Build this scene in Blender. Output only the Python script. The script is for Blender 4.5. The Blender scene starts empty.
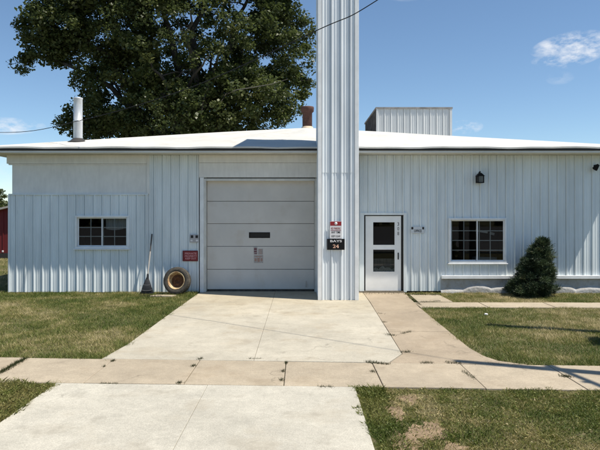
import bpy, bmesh, math, random
import numpy as np
from mathutils import Vector, Matrix

random.seed(7)
RNG = np.random.default_rng(11)
S = bpy.context.scene
COL = S.collection
R = math.radians

# ------------------------------------------------------------------ camera
CAM_H = 2.1
FPX = 576.0            # focal length in pixels of the 600 px wide photograph
HOR = 213.0            # row of the horizon
cd = bpy.data.cameras.new('camera')
cam = bpy.data.objects.new('camera', cd)
COL.objects.link(cam)
cam.location = (0, 0, CAM_H)
cam.rotation_euler = (R(90), 0, 0)
cd.sensor_width = 36
cd.lens = FPX / 600 * 36
cd.shift_y = -(225 - HOR) / 600
cd.clip_start = 0.1
cd.clip_end = 6000
S.camera = cam

# ------------------------------------------------------------------ sun and sky
SUN = Vector((1.65, -0.60, 3.28)).normalized()        # towards the sun
SUN_EL = math.asin(SUN.z)
SUN_AZ = math.atan2(SUN.x, SUN.y)
sl = bpy.data.lights.new('sun', 'SUN')
sl.energy = 5.0
sl.angle = R(0.53)
sl.color = (1.0, 0.93, 0.82)
sun = bpy.data.objects.new('sun', sl)
COL.objects.link(sun)
sun.location = (8, -4, 20)
sun.rotation_euler = SUN.to_track_quat('Z', 'Y').to_euler()

S.view_settings.view_transform = 'Standard'
S.view_settings.look = 'None'
S.view_settings.gamma = 1
S.view_settings.use_curve_mapping = False
S.view_settings.exposure = 0.42

W = bpy.data.worlds.new('World')
S.world = W
W.use_nodes = True
wn = W.node_tree
wn.nodes.clear()


def wnode(t, **kw):
    n = wn.nodes.new(t)
    for k, v in kw.items():
        setattr(n, k, v)
    return n


def wl(a, b):
    wn.links.new(a, b)


def wmath(op, a, b=None, clamp=False):
    n = wnode('ShaderNodeMath', operation=op)
    n.use_clamp = clamp
    for i, v in enumerate((a, b)):
        if v is None:
            continue
        if isinstance(v, (int, float)):
            n.inputs[i].default_value = v
        else:
            wl(v, n.inputs[i])
    return n.outputs[0]


out = wnode('ShaderNodeOutputWorld')
sky = wnode('ShaderNodeTexSky', sky_type='NISHITA')
sky.sun_disc = False
sky.sun_elevation = SUN_EL
sky.sun_rotation = SUN_AZ
sky.altitude = 300
sky.air_density = 0.9
sky.dust_density = 0.1
sky.ozone_density = 1.2
bg = wnode('ShaderNodeBackground')
bg.inputs[1].default_value = 0.10
air = wnode('ShaderNodeMix', data_type='RGBA', blend_type='MULTIPLY')
air.inputs[0].default_value = 1.0
air.inputs[7].default_value = (0.90, 1.0, 1.04, 1)
wl(sky.outputs[0], air.inputs[6])
wl(air.outputs[2], bg.inputs[0])
cbg = wnode('ShaderNodeBackground')
cbg.inputs[0].default_value = (0.92, 0.95, 1.0, 1)
cbg.inputs[1].default_value = 0.74
tc = wnode('ShaderNodeTexCoord')
nz = wnode('ShaderNodeTexNoise')
nz.inputs['Scale'].default_value = 30
nz.inputs['Detail'].default_value = 6
nz.inputs['Roughness'].default_value = 0.62
mp = wnode('ShaderNodeMapping')
mp.inputs['Scale'].default_value = (1, 1, 2.1)
wl(tc.outputs['Generated'], mp.inputs[0])
wl(mp.outputs[0], nz.inputs['Vector'])


def dirpx(px, py):
    return Vector(((px - 300) / FPX, 1, (HOR - py) / FPX)).normalized()


tot = None
for px, py, sx, sy, rot, am in ((566, 44, 30, 10, 8, 1.0), (584, 50, 30, 12, 16, 1.0), (562, 58, 26, 6, 2, 0.9), (466, 127, 16, 7, 0, 0.9),
                                (2, 126, 36, 8, 3, 1.0), (-10, 180, 26, 26, 0, 0.35), (70, -6, 40, 9, 0, 0.5),
                                (425, -8, 40, 8, 0, 0.3), (560, 78, 12, 6, 0, 0.25), (-90, 100, 50, 20, 0, 0.8), (680, 60, 60, 22, 0, 0.8),
                                (760, 130, 90, 20, 0, 0.8)):
    c = dirpx(px, py)
    t1 = Vector((0, 0, 1)).cross(c).normalized() * -1
    t2 = t1.cross(c).normalized()
    if t2.z < 0:
        t2 = -t2
    cr, sr = math.cos(R(rot)), math.sin(R(rot))
    a1, a2 = t1 * cr + t2 * sr, t2 * cr - t1 * sr
    dots = []
    for ax, s in ((a1, sx), (a2, sy)):
        d = wnode('ShaderNodeVectorMath', operation='DOT_PRODUCT')
        wl(tc.outputs['Generated'], d.inputs[0])
        d.inputs[1].default_value = ax * (FPX / s)
        dots.append(wmath('MULTIPLY', d.outputs['Value'], d.outputs['Value']))
    fr = wnode('ShaderNodeVectorMath', operation='DOT_PRODUCT')
    wl(tc.outputs['Generated'], fr.inputs[0])
    fr.inputs[1].default_value = c
    m = wmath('SUBTRACT', 1.0, wmath('ADD', dots[0], dots[1]), True)
    m = wmath('MULTIPLY', m, wmath('GREATER_THAN', fr.outputs['Value'], 0.0))
    m = wmath('MULTIPLY', wmath('POWER', m, 0.6), am)
    tot = m if tot is None else wmath('MAXIMUM', tot, m)
nn = wmath('MULTIPLY', wmath('SUBTRACT', nz.outputs[0], 0.42, False), 3.6, True)
cf = wmath('MULTIPLY', tot, nn, True)
mx = wnode('ShaderNodeMixShader')
wl(cf, mx.inputs[0])
wl(bg.outputs[0], mx.inputs[1])
wl(cbg.outputs[0], mx.inputs[2])
wl(mx.outputs[0], out.inputs[0])


# ------------------------------------------------------------------ helpers
def tag(o, label=None, cat=None, group=None, kind=None):
    for k, v in (('label', label), ('category', cat), ('group', group), ('kind', kind)):
        if v:
            o[k] = v
    return o


def empty(name, loc, label=None, cat=None, group=None):
    o = bpy.data.objects.new(name, None)
    o.empty_display_size = 0.2
    o.location = loc
    COL.objects.link(o)
    return tag(o, label, cat, group)


def origin(o):
    v = Vector((0, 0, 0))
    while o:
        v += o.location
        o = o.parent
    return v


def link(name, me, mat, parent=None):
    o = bpy.data.objects.new(name, me)
    COL.objects.link(o)
    if mat:
        me.materials.append(mat)
    if parent:
        off = origin(parent)
        me.transform(Matrix.Translation(-off))
        o.parent = parent
    return o


class MB:
    """collects boxes, tubes, lathes and polygons in world coordinates, builds ONE mesh"""

    def __init__(s):
        s.v, s.f, s.sm = [], [], []

    def add(s, vs, fs, smooth=False):
        b = len(s.v)
        s.v += [tuple(x) for x in vs]
        s.f += [tuple(b + i for i in f) for f in fs]
        s.sm += [smooth] * len(fs)
        return s

    def box(s, x0, x1, y0, y1, z0, z1):
        vs = [(x0, y0, z0), (x1, y0, z0), (x1, y1, z0), (x0, y1, z0), (x0, y0, z1), (x1, y0, z1), (x1, y1, z1), (x0, y1, z1)]
        return s.add(vs, [(0, 3, 2, 1), (4, 5, 6, 7), (0, 1, 5, 4), (1, 2, 6, 5), (2, 3, 7, 6), (3, 0, 4, 7)])

    def bar(s, p0, p1, w, h, up=(0, 0, 1)):
        p0, p1 = Vector(p0), Vector(p1)
        d = (p1 - p0).normalized()
        a = d.cross(Vector(up))
        if a.length < 1e-4:
            a = d.cross(Vector((0, 1, 0)))
        a.normalize()
        b = a.cross(d)
        q = [(-1, -1), (1, -1), (1, 1), (-1, 1)]
        vs = [p + a * (i * w / 2) + b * (j * h / 2) for p in (p0, p1) for i, j in q]
        return s.add(vs, [(0, 1, 2, 3), (7, 6, 5, 4), (0, 4, 5, 1), (1, 5, 6, 2), (2, 6, 7, 3), (3, 7, 4, 0)])

    def tube(s, pts, radii, n=8, caps=True):
        pts = [Vector(p) for p in pts]
        if not hasattr(radii, '__len__'):
            radii = [radii] * len(pts)
        vs, fs = [], []
        a = None
        for i, p in enumerate(pts):
            d = (pts[min(i + 1, len(pts) - 1)] - pts[max(i - 1, 0)]).normalized()
            if a is None:
                a = d.orthogonal().normalized()
            else:
                a = (a - d * a.dot(d)).normalized()
            b = d.cross(a)
            for k in range(n):
                t = 2 * math.pi * k / n
                vs.append(p + (a * math.cos(t) + b * math.sin(t)) * radii[i])
        for i in range(len(pts) - 1):
            for k in range(n):
                fs.append((i * n + k, i * n + (k + 1) % n, (i + 1) * n + (k + 1) % n, (i + 1) * n + k))
        s.add(vs, fs, True)
        if caps:
            s.add(vs[:n], [tuple(range(n - 1, -1, -1))])
            s.add(vs[-n:], [tuple(range(n))])
        return s

    def lathe(s, prof, M, n=40, closed=False):
        """prof: (radius, height) along local z; M places it"""
        vs, fs = [], []
        for r, h in prof:
            for k in range(n):
                t = 2 * math.pi * k / n
                vs.append(M @ Vector((r * math.cos(t), r * math.sin(t), h)))
        m = len(prof)
        for i in range(m if closed else m - 1):
            j = (i + 1) % m
            for k in range(n):
                fs.append((i * n + k, i * n + (k + 1) % n, j * n + (k + 1) % n, j * n + k))
        return s.add(vs, fs, True)

    def slab(s, poly, z0, z1):
        n = len(poly)
        a = sum(poly[i][0] * poly[(i + 1) % n][1] - poly[(i + 1) % n][0] * poly[i][1] for i in range(n))
        if a < 0:
            poly = poly[::-1]
        vs = [(x, y, z0) for x, y in poly] + [(x, y, z1) for x, y in poly]
        return s.add(vs, [tuple(range(n - 1, -1, -1)), tuple(range(n, 2 * n))] + [(i, (i + 1) % n, n + (i + 1) % n, n + i) for i in range(n)])

    def sphere(s, c, r, n=10, m=6, sc=(1, 1, 1)):
        prof = [(r * math.sin(math.pi * i / m), -r * math.cos(math.pi * i / m)) for i in range(m + 1)]
        M = Matrix.Translation(Vector(c)) @ Matrix.Diagonal((*sc, 1))
        return s.lathe(prof, M, n)

    def build(s, name, mat, parent=None, bevel=0):
        me = bpy.data.meshes.new(name)
        me.from_pydata(s.v, [], s.f)
        me.polygons.foreach_set('use_smooth', s.sm)
        me.update()
        o = link(name, me, mat, parent)
        if bevel:
            b = o.modifiers.new('bevel', 'BEVEL')
            b.width = bevel
            b.segments = 2
            b.limit_method = 'ANGLE'
        return o


def np_mesh(name, verts, k, mat, parent=None, attr=None):
    """verts (N*k,3): N polygons of k corners"""
    n = len(verts) // k
    me = bpy.data.meshes.new(name)
    me.vertices.add(n * k)
    me.vertices.foreach_set('co', np.ascontiguousarray(verts, dtype=np.float32).ravel())
    me.loops.add(n * k)
    me.loops.foreach_set('vertex_index', np.arange(n * k, dtype=np.int32))
    me.polygons.add(n)
    me.polygons.foreach_set('loop_start', np.arange(0, n * k, k, dtype=np.int32))
    me.polygons.foreach_set('loop_total', np.full(n, k, dtype=np.int32))
    if attr is not None:
        a = me.attributes.new('tint', 'FLOAT', 'POINT')
        a.data.foreach_set('value', np.repeat(attr, k).astype(np.float32))
    me.update(calc_edges=True)
    return link(name, me, mat, parent)


def vnoise(x, y, seed=0):
    """smooth value noise in [0,1]"""
    xi, yi = np.floor(x).astype(np.int64), np.floor(y).astype(np.int64)
    fx, fy = x - xi, y - yi
    fx, fy = fx * fx * (3 - 2 * fx), fy * fy * (3 - 2 * fy)

    def h(a, b):
        n = (a * 374761393 + b * 668265263 + seed * 974634777) & 0x7fffffff
        n = ((n ^ (n >> 13)) * 1274126177) & 0x7fffffff
        return ((n ^ (n >> 16)) & 0xffff) / 65535.0
    return (h(xi, yi) * (1 - fx) + h(xi + 1, yi) * fx) * (1 - fy) + (h(xi, yi + 1) * (1 - fx) + h(xi + 1, yi + 1) * fx) * fy


def fbm(x, y, seed=0, o=3):
    t, a, n = 0, 0.5, 0
    for i in range(o):
        t = t + a * vnoise(x * 2 ** i, y * 2 ** i, seed + i)
        n += a
        a *= 0.5
    return t / n


# ------------------------------------------------------------------ materials
class Mat:
    def __init__(s, name, col=(0.5, 0.5, 0.5), rough=0.6, metal=0.0, spec=0.5):
        s.m = bpy.data.materials.new(name)
        s.m.use_nodes = True
        s.t = s.m.node_tree
        s.p = s.t.nodes['Principled BSDF']
        s.out = s.t.nodes['Material Output']
        s.p.inputs['Base Color'].default_value = (*col, 1)
        s.p.inputs['Roughness'].default_value = rough
        s.p.inputs['Metallic'].default_value = metal
        s.p.inputs['Specular IOR Level'].default_value = spec
        s.cur = None
        s.col = col

    def n(s, t, **kw):
        x = s.t.nodes.new(t)
        for k, v in kw.items():
            setattr(x, k, v)
        return x

    def l(s, a, b):
        s.t.links.new(a, b)

    def noise(s, scale, detail=4, rough=0.6, stretch=(1, 1, 1)):
        tc = s.n('ShaderNodeTexCoord')
        mp = s.n('ShaderNodeMapping')
        mp.inputs['Scale'].default_value = stretch
        s.l(tc.outputs['Object'], mp.inputs[0])
        nz = s.n('ShaderNodeTexNoise')
        nz.inputs['Scale'].default_value = scale
        nz.inputs['Detail'].default_value = detail
        nz.inputs['Roughness'].default_value = rough
        s.l(mp.outputs[0], nz.inputs['Vector'])
        return nz.outputs[0]

    def ramp(s, fac, stops):
        r = s.n('ShaderNodeValToRGB')
        e = r.color_ramp.elements
        while len(e) < len(stops):
            e.new(0.5)
        for i, (p, c) in enumerate(stops):
            e[i].position = p
            e[i].color = (*c, 1) if len(c) == 3 else c
        s.l(fac, r.inputs[0])
        return r.outputs[0]

    def mix(s, fac, col, mode='MIX', base=None):
        """layer col (tuple or socket) over the current colour"""
        m = s.n('ShaderNodeMix', data_type='RGBA', blend_type=mode)
        if isinstance(fac, (int, float)):
            m.inputs[0].default_value = fac
        else:
            s.l(fac, m.inputs[0])
        cur = s.cur if base is None else base
        if cur is None:
            m.inputs[6].default_value = (*s.col, 1)
        else:
            s.l(cur, m.inputs[6])
        if isinstance(col, tuple):
            m.inputs[7].default_value = (*col, 1)
        else:
            s.l(col, m.inputs[7])
        s.cur = m.outputs[2]
        s.l(s.cur, s.p.inputs['Base Color'])
        return s

    def vary(s, scale, lo, hi, amount=1.0, detail=4, stretch=(1, 1, 1), a=0.35, b=0.65):
        f = s.ramp(s.noise(scale, detail, 0.6, stretch), [(a, (lo,) * 3), (b, (hi,) * 3)])
        return s.mix(amount, f, 'MULTIPLY')

    def stain(s, scale, col, a, b, strength=1.0, detail=5, stretch=(1, 1, 1)):
        f = s.ramp(s.noise(scale, detail, 0.65, stretch), [(a, (0,) * 3), (b, (strength,) * 3)])
        return s.mix(f, col)

    def bump(s, scale, strength, dist=0.01, detail=4, stretch=(1, 1, 1)):
        b = s.n('ShaderNodeBump')
        b.inputs['Strength'].default_value = strength
        b.inputs['Distance'].default_value = dist
        s.l(s.noise(scale, detail, 0.6, stretch), b.inputs['Height'])
        s.l(b.outputs[0], s.p.inputs['Normal'])
        return s


def siding_mat(name, col, dirt=0.5):
    m = Mat(name, col, 0.42)
    m.vary(1.1, 0.90, 1.04, 1, 4, (1, 1, 0.35))
    m.vary(9, 0.93, 1.03, 1, 3, (1, 1, 0.07))
    m.stain(3.0, (0.36, 0.35, 0.32), 0.60, 0.85, 0.45 * dirt, 6, (1, 1, 0.25))
    m.bump(1.7, 0.12, 0.02, 2, (1, 1, 0.6))
    return m.m


M_SIDE = siding_mat('painted_siding', (0.735, 0.79, 0.80))
M_CHIM = siding_mat('tower_siding', (0.76, 0.80, 0.82), 0.8)
M_PENT = siding_mat('weathered_siding', (0.58, 0.60, 0.60), 1.0)
M_TRIM = Mat('white_trim', (0.82, 0.83, 0.82), 0.45).vary(4, 0.9, 1.03).m
M_BOARD = Mat('flat_panel', (0.76, 0.75, 0.71), 0.6).vary(1.3, 0.92, 1.04).vary(14, 0.95, 1.03, 1, 4, (1, 1, 0.2)).m
M_FASCIA = Mat('fascia_paint', (0.68, 0.68, 0.65), 0.5).vary(3, 0.9, 1.05, 1, 4, (0.3, 1, 1)).m
M_SOFFIT = Mat('soffit', (0.66, 0.65, 0.58), 0.6).vary(5, 0.9, 1.05).m
_r = Mat('roof_membrane', (0.57, 0.565, 0.53), 0.6)
_r.vary(0.7, 0.93, 1.03).stain(2.2, (0.42, 0.39, 0.33), 0.52, 0.78, 0.6).stain(9, (0.36, 0.33, 0.28), 0.62, 0.75, 0.5, 6, (1.6, 0.25, 1)).bump(3, 0.3, 0.03, 3)
M_ROOF = _r.m
M_GDOOR = Mat('garage_door_paint', (0.63, 0.605, 0.56), 0.5).vary(1.2, 0.93, 1.04).stain(2.0, (0.5, 0.43, 0.34), 0.56, 0.80, 0.5).stain(7, (0.42, 0.33, 0.25), 0.66, 0.78, 0.45, 6, (0.4, 1, 1.6)).bump(1.6, 0.25, 0.03, 2).m
M_GFRAME = Mat('garage_frame_paint', (0.66, 0.65, 0.60), 0.55).vary(5, 0.85, 1.05).m
M_DOOR = Mat('door_paint', (0.82, 0.83, 0.82), 0.35).vary(3, 0.95, 1.02).m
M_BLACK = Mat('black_paint', (0.010, 0.010, 0.011), 0.6, 0, 0.15).m
M_GAP = Mat('dark_gap', (0.02, 0.02, 0.02), 0.8).m
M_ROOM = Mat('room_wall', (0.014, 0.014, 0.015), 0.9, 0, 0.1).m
M_CURT = Mat('curtain_cloth', (0.55, 0.55, 0.54), 0.9).m
_g = Mat('window_glass', (0.5, 0.5, 0.5), 0.02)
_t = _g.n('ShaderNodeBsdfTransparent')
_t.inputs[0].default_value = (0.72, 0.75, 0.74, 1)
_s = _g.n('ShaderNodeBsdfGlossy')
_s.inputs['Roughness'].default_value = 0.015
_f = _g.n('ShaderNodeFresnel')
_f.inputs[0].default_value = 1.5
_x = _g.n('ShaderNodeMixShader')
_g.l(_f.outputs[0], _x.inputs[0]); _g.l(_t.outputs[0], _x.inputs[1]); _g.l(_s.outputs[0], _x.inputs[2])
_g.l(_x.outputs[0], _g.out.inputs[0])
M_GLASS = _g.m
_c = Mat('foundation_plaster', (0.46, 0.455, 0.44), 0.9)
_c.vary(2.5, 0.85, 1.05).stain(5, (0.27, 0.24, 0.19), 0.45, 0.70, 0.8).stain(22, (0.36,0.33,0.28), 0.55, 0.7, 0.5).bump(18, 0.6, 0.02)
M_FOUND = _c.m
M_GALV = Mat('galvanised', (0.62, 0.64, 0.65), 0.4, 0.35).vary(6, 0.8, 1.05, 1, 4, (1, 1, 0.3)).stain(6, (0.3, 0.2, 0.12), 0.62, 0.8, 0.4).m
M_RUST = Mat('rust', (0.075, 0.032, 0.024), 0.85).vary(9, 0.6, 1.3).stain(14, (0.11, 0.055, 0.04), 0.5, 0.75, 0.6).bump(30, 0.4, 0.01).m
M_COLLAR = Mat('cream_collar', (0.62, 0.50, 0.36), 0.7).vary(8, 0.8, 1.1).m
M_TAR = Mat('tar_flashing', (0.03, 0.028, 0.026), 0.8).m
M_RUBBER = Mat('rubber', (0.055, 0.048, 0.038), 0.8).vary(10, 0.7, 1.35).stain(5, (0.12, 0.105, 0.085), 0.5, 0.8, 0.7).bump(40, 0.3, 0.004).m
M_RIM = Mat('cream_rim', (0.56, 0.43, 0.24), 0.6).vary(8, 0.85, 1.05).stain(9, (0.24, 0.11, 0.045), 0.46, 0.62, 0.85).m
M_RIMHOLE = Mat('rusty_hub', (0.15, 0.065, 0.028), 0.9).vary(14, 0.6, 1.4).m
M_WOODGREY = Mat('grey_wood', (0.40, 0.38, 0.35), 0.8).vary(20, 0.8, 1.1, 1, 4, (1, 1, 0.1)).m
M_GRIP = Mat('dark_grip', (0.07, 0.065, 0.06), 0.7).m
M_RAKE = Mat('black_tines', (0.02, 0.02, 0.022), 0.55).m
M_TINE = Mat('grey_tines', (0.16, 0.16, 0.16), 0.5, 0.5).m
M_RED = Mat('sign_red', (0.24, 0.014, 0.018), 0.45).vary(20, 0.85, 1.1).m
M_DRED = Mat('sign_dark_red', (0.16, 0.012, 0.016), 0.45).vary(20, 0.85, 1.1).m
M_WHITE = Mat('sign_white', (0.72, 0.70, 0.70), 0.45).m
M_PINK = Mat('faded_lettering', (0.62, 0.32, 0.32), 0.5).m
M_ORANGE = Mat('orange_lettering', (0.72, 0.42, 0.30), 0.5).m
M_GREYPL = Mat('grey_plate', (0.42, 0.40, 0.40), 0.5).m
M_BARN = Mat('red_barn_boards', (0.15, 0.010, 0.012), 0.7).vary(6, 0.75, 1.15, 1, 4, (1, 1, 0.1)).m
M_BARNROOF = Mat('barn_roof', (0.42, 0.38, 0.33), 0.6).vary(3, 0.8, 1.1).m
M_POLE = Mat('pole_wood', (0.16, 0.12, 0.085), 0.85).vary(12, 0.7, 1.2, 1, 5, (1, 1, 0.08)).m
M_WIRE = Mat('wire_black', (0.03, 0.032, 0.036), 0.9, 0, 0.05).m
M_STEEL = Mat('steel', (0.4, 0.4, 0.4), 0.4, 0.8).m
M_LAMPGLASS = Mat('lamp_glass', (0.10, 0.10, 0.09), 0.1).m


def concrete(name, col, stain, seam):
    m = Mat(name, col, 0.85, 0, 0.3)
    m.vary(0.55, 0.86, 1.08, 1, 5)
    m.vary(3.5, 0.91, 1.05, 1, 7)
    m.vary(75, 0.84, 1.10, 1, 3)
    m.vary(18, 0.93, 1.04, 1, 5)
    m.stain(1.3, stain, 0.52, 0.78, seam, 7)
    m.stain(2.6, tuple(c * 0.60 for c in col), 0.57, 0.72, 0.55, 9)
    m.stain(0.9, tuple(c * 0.70 for c in col), 0.55, 0.75, 0.45, 7, (2.2, 0.5, 1))
    m.stain(6, tuple(c * 0.38 for c in col), 0.705, 0.75, 0.55, 5)
    m.stain(14, tuple(c * 0.5 for c in col), 0.66, 0.74, 0.4, 6)
    # hairline cracks
    tcn = m.n('ShaderNodeTexCoord')
    nzv = m.n('ShaderNodeTexNoise'); nzv.inputs['Scale'].default_value = 1.8; nzv.inputs['Detail'].default_value = 5
    m.l(tcn.outputs['Object'], nzv.inputs['Vector'])
    mxv = m.n('ShaderNodeMix', data_type='VECTOR'); mxv.inputs[0].default_value = 0.45
    m.l(tcn.outputs['Object'], mxv.inputs[4]); m.l(nzv.outputs[1], mxv.inputs[5])
    vo = m.n('ShaderNodeTexVoronoi', feature='DISTANCE_TO_EDGE'); vo.inputs['Scale'].default_value = 0.62
    m.l(mxv.outputs[1], vo.inputs['Vector'])
    f = m.ramp(vo.outputs['Distance'], [(0.0, (0.6,) * 3), (0.005, (0,) * 3)])
    f2 = m.ramp(m.noise(0.9, 2), [(0.52, (0,) * 3), (0.60, (1,) * 3)])
    mm = m.n('ShaderNodeMath', operation='MULTIPLY')
    m.l(f, mm.inputs[0]); m.l(f2, mm.inputs[1])
    m.mix(mm.outputs[0], tuple(c * 0.4 for c in col))
    m.bump(60, 0.45, 0.006, 5)
    return m.m


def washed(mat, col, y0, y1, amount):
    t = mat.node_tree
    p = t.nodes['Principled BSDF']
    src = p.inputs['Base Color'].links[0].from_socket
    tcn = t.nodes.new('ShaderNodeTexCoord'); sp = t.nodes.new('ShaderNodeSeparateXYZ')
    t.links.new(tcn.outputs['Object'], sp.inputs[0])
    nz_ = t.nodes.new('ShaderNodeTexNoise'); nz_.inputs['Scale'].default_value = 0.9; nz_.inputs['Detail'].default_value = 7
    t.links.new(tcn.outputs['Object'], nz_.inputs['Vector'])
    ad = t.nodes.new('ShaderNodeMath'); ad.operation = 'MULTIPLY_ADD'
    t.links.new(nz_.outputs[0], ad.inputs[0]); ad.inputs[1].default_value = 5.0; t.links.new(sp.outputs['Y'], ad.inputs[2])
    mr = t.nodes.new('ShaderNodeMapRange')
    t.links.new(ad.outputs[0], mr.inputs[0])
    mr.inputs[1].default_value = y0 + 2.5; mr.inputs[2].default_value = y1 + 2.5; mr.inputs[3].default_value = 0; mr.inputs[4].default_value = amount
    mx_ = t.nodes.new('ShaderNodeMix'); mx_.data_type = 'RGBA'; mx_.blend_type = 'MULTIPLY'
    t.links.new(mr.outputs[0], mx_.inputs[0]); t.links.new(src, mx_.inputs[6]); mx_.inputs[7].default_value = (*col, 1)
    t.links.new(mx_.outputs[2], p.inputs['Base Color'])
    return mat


M_DRIVE = concrete('driveway_concrete', (0.45, 0.415, 0.335), (0.355, 0.30, 0.215), 0.9)
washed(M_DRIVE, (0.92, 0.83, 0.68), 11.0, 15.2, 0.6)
M_APRON = concrete('apron_concrete', (0.455, 0.43, 0.36), (0.365, 0.325, 0.25), 0.9)
M_WALK = concrete('sidewalk_concrete', (0.395, 0.335, 0.248), (0.315, 0.25, 0.17), 0.9)
M_PATH = concrete('path_concrete', (0.36, 0.296, 0.215), (0.29, 0.228, 0.155), 0.9)

_a = Mat('asphalt', (0.13, 0.13, 0.128), 0.9); _a.vary(0.6, 0.85, 1.15).vary(70, 0.7, 1.3).bump(120, 0.5, 0.005)
M_ASPH = _a.m
_gd = Mat('turf_soil', (0.10, 0.098, 0.042), 0.95, 0, 0.2)
_gd.stain(0.7, (0.16, 0.135, 0.07), 0.45, 0.7, 0.8, 6).stain(7, (0.06, 0.07, 0.022), 0.45, 0.65, 0.8, 6).stain(26, (0.24, 0.195, 0.115), 0.52, 0.68, 0.8, 4)
_gd.bump(45, 0.8, 0.03)
M_TURF = _gd.m
_bs = Mat('bare_soil', (0.26, 0.19, 0.12), 0.95, 0, 0.2)
_bs.vary(3, 0.75, 1.15, 1, 6).vary(30, 0.7, 1.2, 1, 4).bump(50, 0.7, 0.02)
M_SOIL = _bs.m


def leaf_mat(name, stops, rough=0.5, transl=0.25, spec=0.4):
    m = Mat(name, stops[0][1], rough, 0, spec)
    at = m.n('ShaderNodeAttribute', attribute_name='tint')
    c = m.ramp(at.outputs['Fac'], stops)
    m.l(c, m.p.inputs['Base Color'])
    tr = m.n('ShaderNodeBsdfTranslucent')
    m.l(c, tr.inputs[0])
    mx = m.n('ShaderNodeMixShader')
    mx.inputs[0].default_value = transl
    m.l(m.p.outputs[0], mx.inputs[1]); m.l(tr.outputs[0], mx.inputs[2])
    m.l(mx.outputs[0], m.out.inputs[0])
    return m.m


M_BLADE = leaf_mat('grass_blades', [(0.0, (0.078, 0.115, 0.020)), (0.34, (0.160, 0.180, 0.042)), (0.60, (0.275, 0.245, 0.088)), (1.0, (0.54, 0.45, 0.25))], 0.55, 0.3, 0.3)
M_LEAF = leaf_mat('tree_leaves', [(0.0, (0.046, 0.066, 0.020)), (0.5, (0.082, 0.106, 0.031)), (0.88, (0.13, 0.148, 0.047)), (1.0, (0.12, 0.135, 0.045))], 0.45, 0.42, 0.45)
M_NEEDLE = leaf_mat('spruce_needles', [(0.0, (0.018, 0.031, 0.014)), (0.6, (0.040, 0.066, 0.028)), (0.95, (0.085, 0.118, 0.050)), (1.0, (0.14, 0.10, 0.05))], 0.55, 0.1, 0.4)
M_WEED = leaf_mat('weed_blades', [(0.0, (0.028, 0.036, 0.012)), (0.5, (0.05, 0.06, 0.02)), (1.0, (0.12, 0.10, 0.05))], 0.7, 0.15, 0.2)
M_BARK = Mat('bark', (0.055, 0.047, 0.037), 0.9).vary(8, 0.6, 1.25, 1, 5, (1, 1, 0.25)).bump(14, 0.8, 0.04).m
M_DEADWOOD = Mat('dead_wood', (0.13, 0.12, 0.10), 0.9).vary(8, 0.8, 1.2).m


# ------------------------------------------------------------------ geometry of the place
YW = 15.3                     # front wall plane
def X(px, Y=YW): return (px - 300) / FPX * Y
def Z(py, Y=YW): return CAM_H + (HOR - py) / FPX * Y
def G(px, py):
    D = CAM_H * FPX / (py - HOR)
    return ((px - 300) / FPX * D, D)


# ---- ground and paving
GZ = -0.025
m = MB()
m.add([(-1500, -1500, GZ), (1500, -1500, GZ), (1500, 1500, GZ), (-1500, 1500, GZ)], [(0, 1, 2, 3)])
tag(m.build('ground', M_TURF), kind='structure')


def far(x): return 8.155 - 0.0545 * x
def near(x): return 7.005 - 0.045 * x


# sidewalk slabs
joints = [(25, 114), (114, 200), (200, 286), (286, 372), (372, 460), (460, 548)]
jx = []
for px in (-240, -150, -62, 25, 114, 200, 286, 372, 460, 548, 637, 728, 820):
    jx.append(G(px, 357 + 0.0145 * px)[0])
m = MB()
SIDEWALK = []
for i in range(len(jx) - 1):
    gp = 0.004
    a, b = jx[i] + gp, jx[i + 1] - gp
    if i == 3:
        a += 0.035      # wide grassy joint
    dz = random.uniform(-0.004, 0.004)
    q = [(a, near(a) + 0.006), (b, near(b) + 0.006), (b, far(b) - 0.006), (a, far(a) - 0.006)]
    SIDEWALK.append(q)
    m.slab(q, -0.1, dz)
tag(m.build('sidewalk', M_WALK, None, 0.008), kind='structure')

DL, DJ = -2.74, -0.66
DRIVE = [(DL - 0.09, far(DL) + 0.0), (DL - 0.0, 9.2), (DL + 0.07, 15.45), (1.66, 15.45), (1.64, 13.5), (1.52, 8.62), (1.24, far(1.24))]
m = MB()
m.slab([(DL - 0.12, far(DL) + 0.006), (DL - 0.02, 9.2), (DL + 0.02, 12), (DL + 0.09, 15.46), (DJ - 0.002, 15.46), (DJ - 0.002, far(DJ) + 0.006)], -0.1, 0.0)
m.slab([(DJ + 0.002, far(DJ) + 0.006), (DJ + 0.002, 15.46), (1.662, 15.46), (1.642, 13.5), (1.524, 8.62), (1.24, far(1.24) + 0.006)], -0.1, 0.001)
tag(m.build('driveway', M_DRIVE, None, 0.006), kind='structure')

m = MB()
m.slab([(-3.0, 1.4), (-1.132, 1.4), (-1.132, near(-1.13) - 0.006), (-3.02, near(-3.0) - 0.006)], -0.1, -0.004)
m.slab([(-1.128, 1.4), (0.665, 1.4), (0.665, near(0.66) - 0.006), (-1.128, near(-1.12) - 0.006)], -0.1, -0.002)
APRON = [(-3.0, 1.4), (0.665, 1.4), (0.665, near(0.66)), (-3.02, near(-3.0))]
tag(m.build('driveway_apron', M_APRON, None, 0.006), kind='structure')

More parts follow.
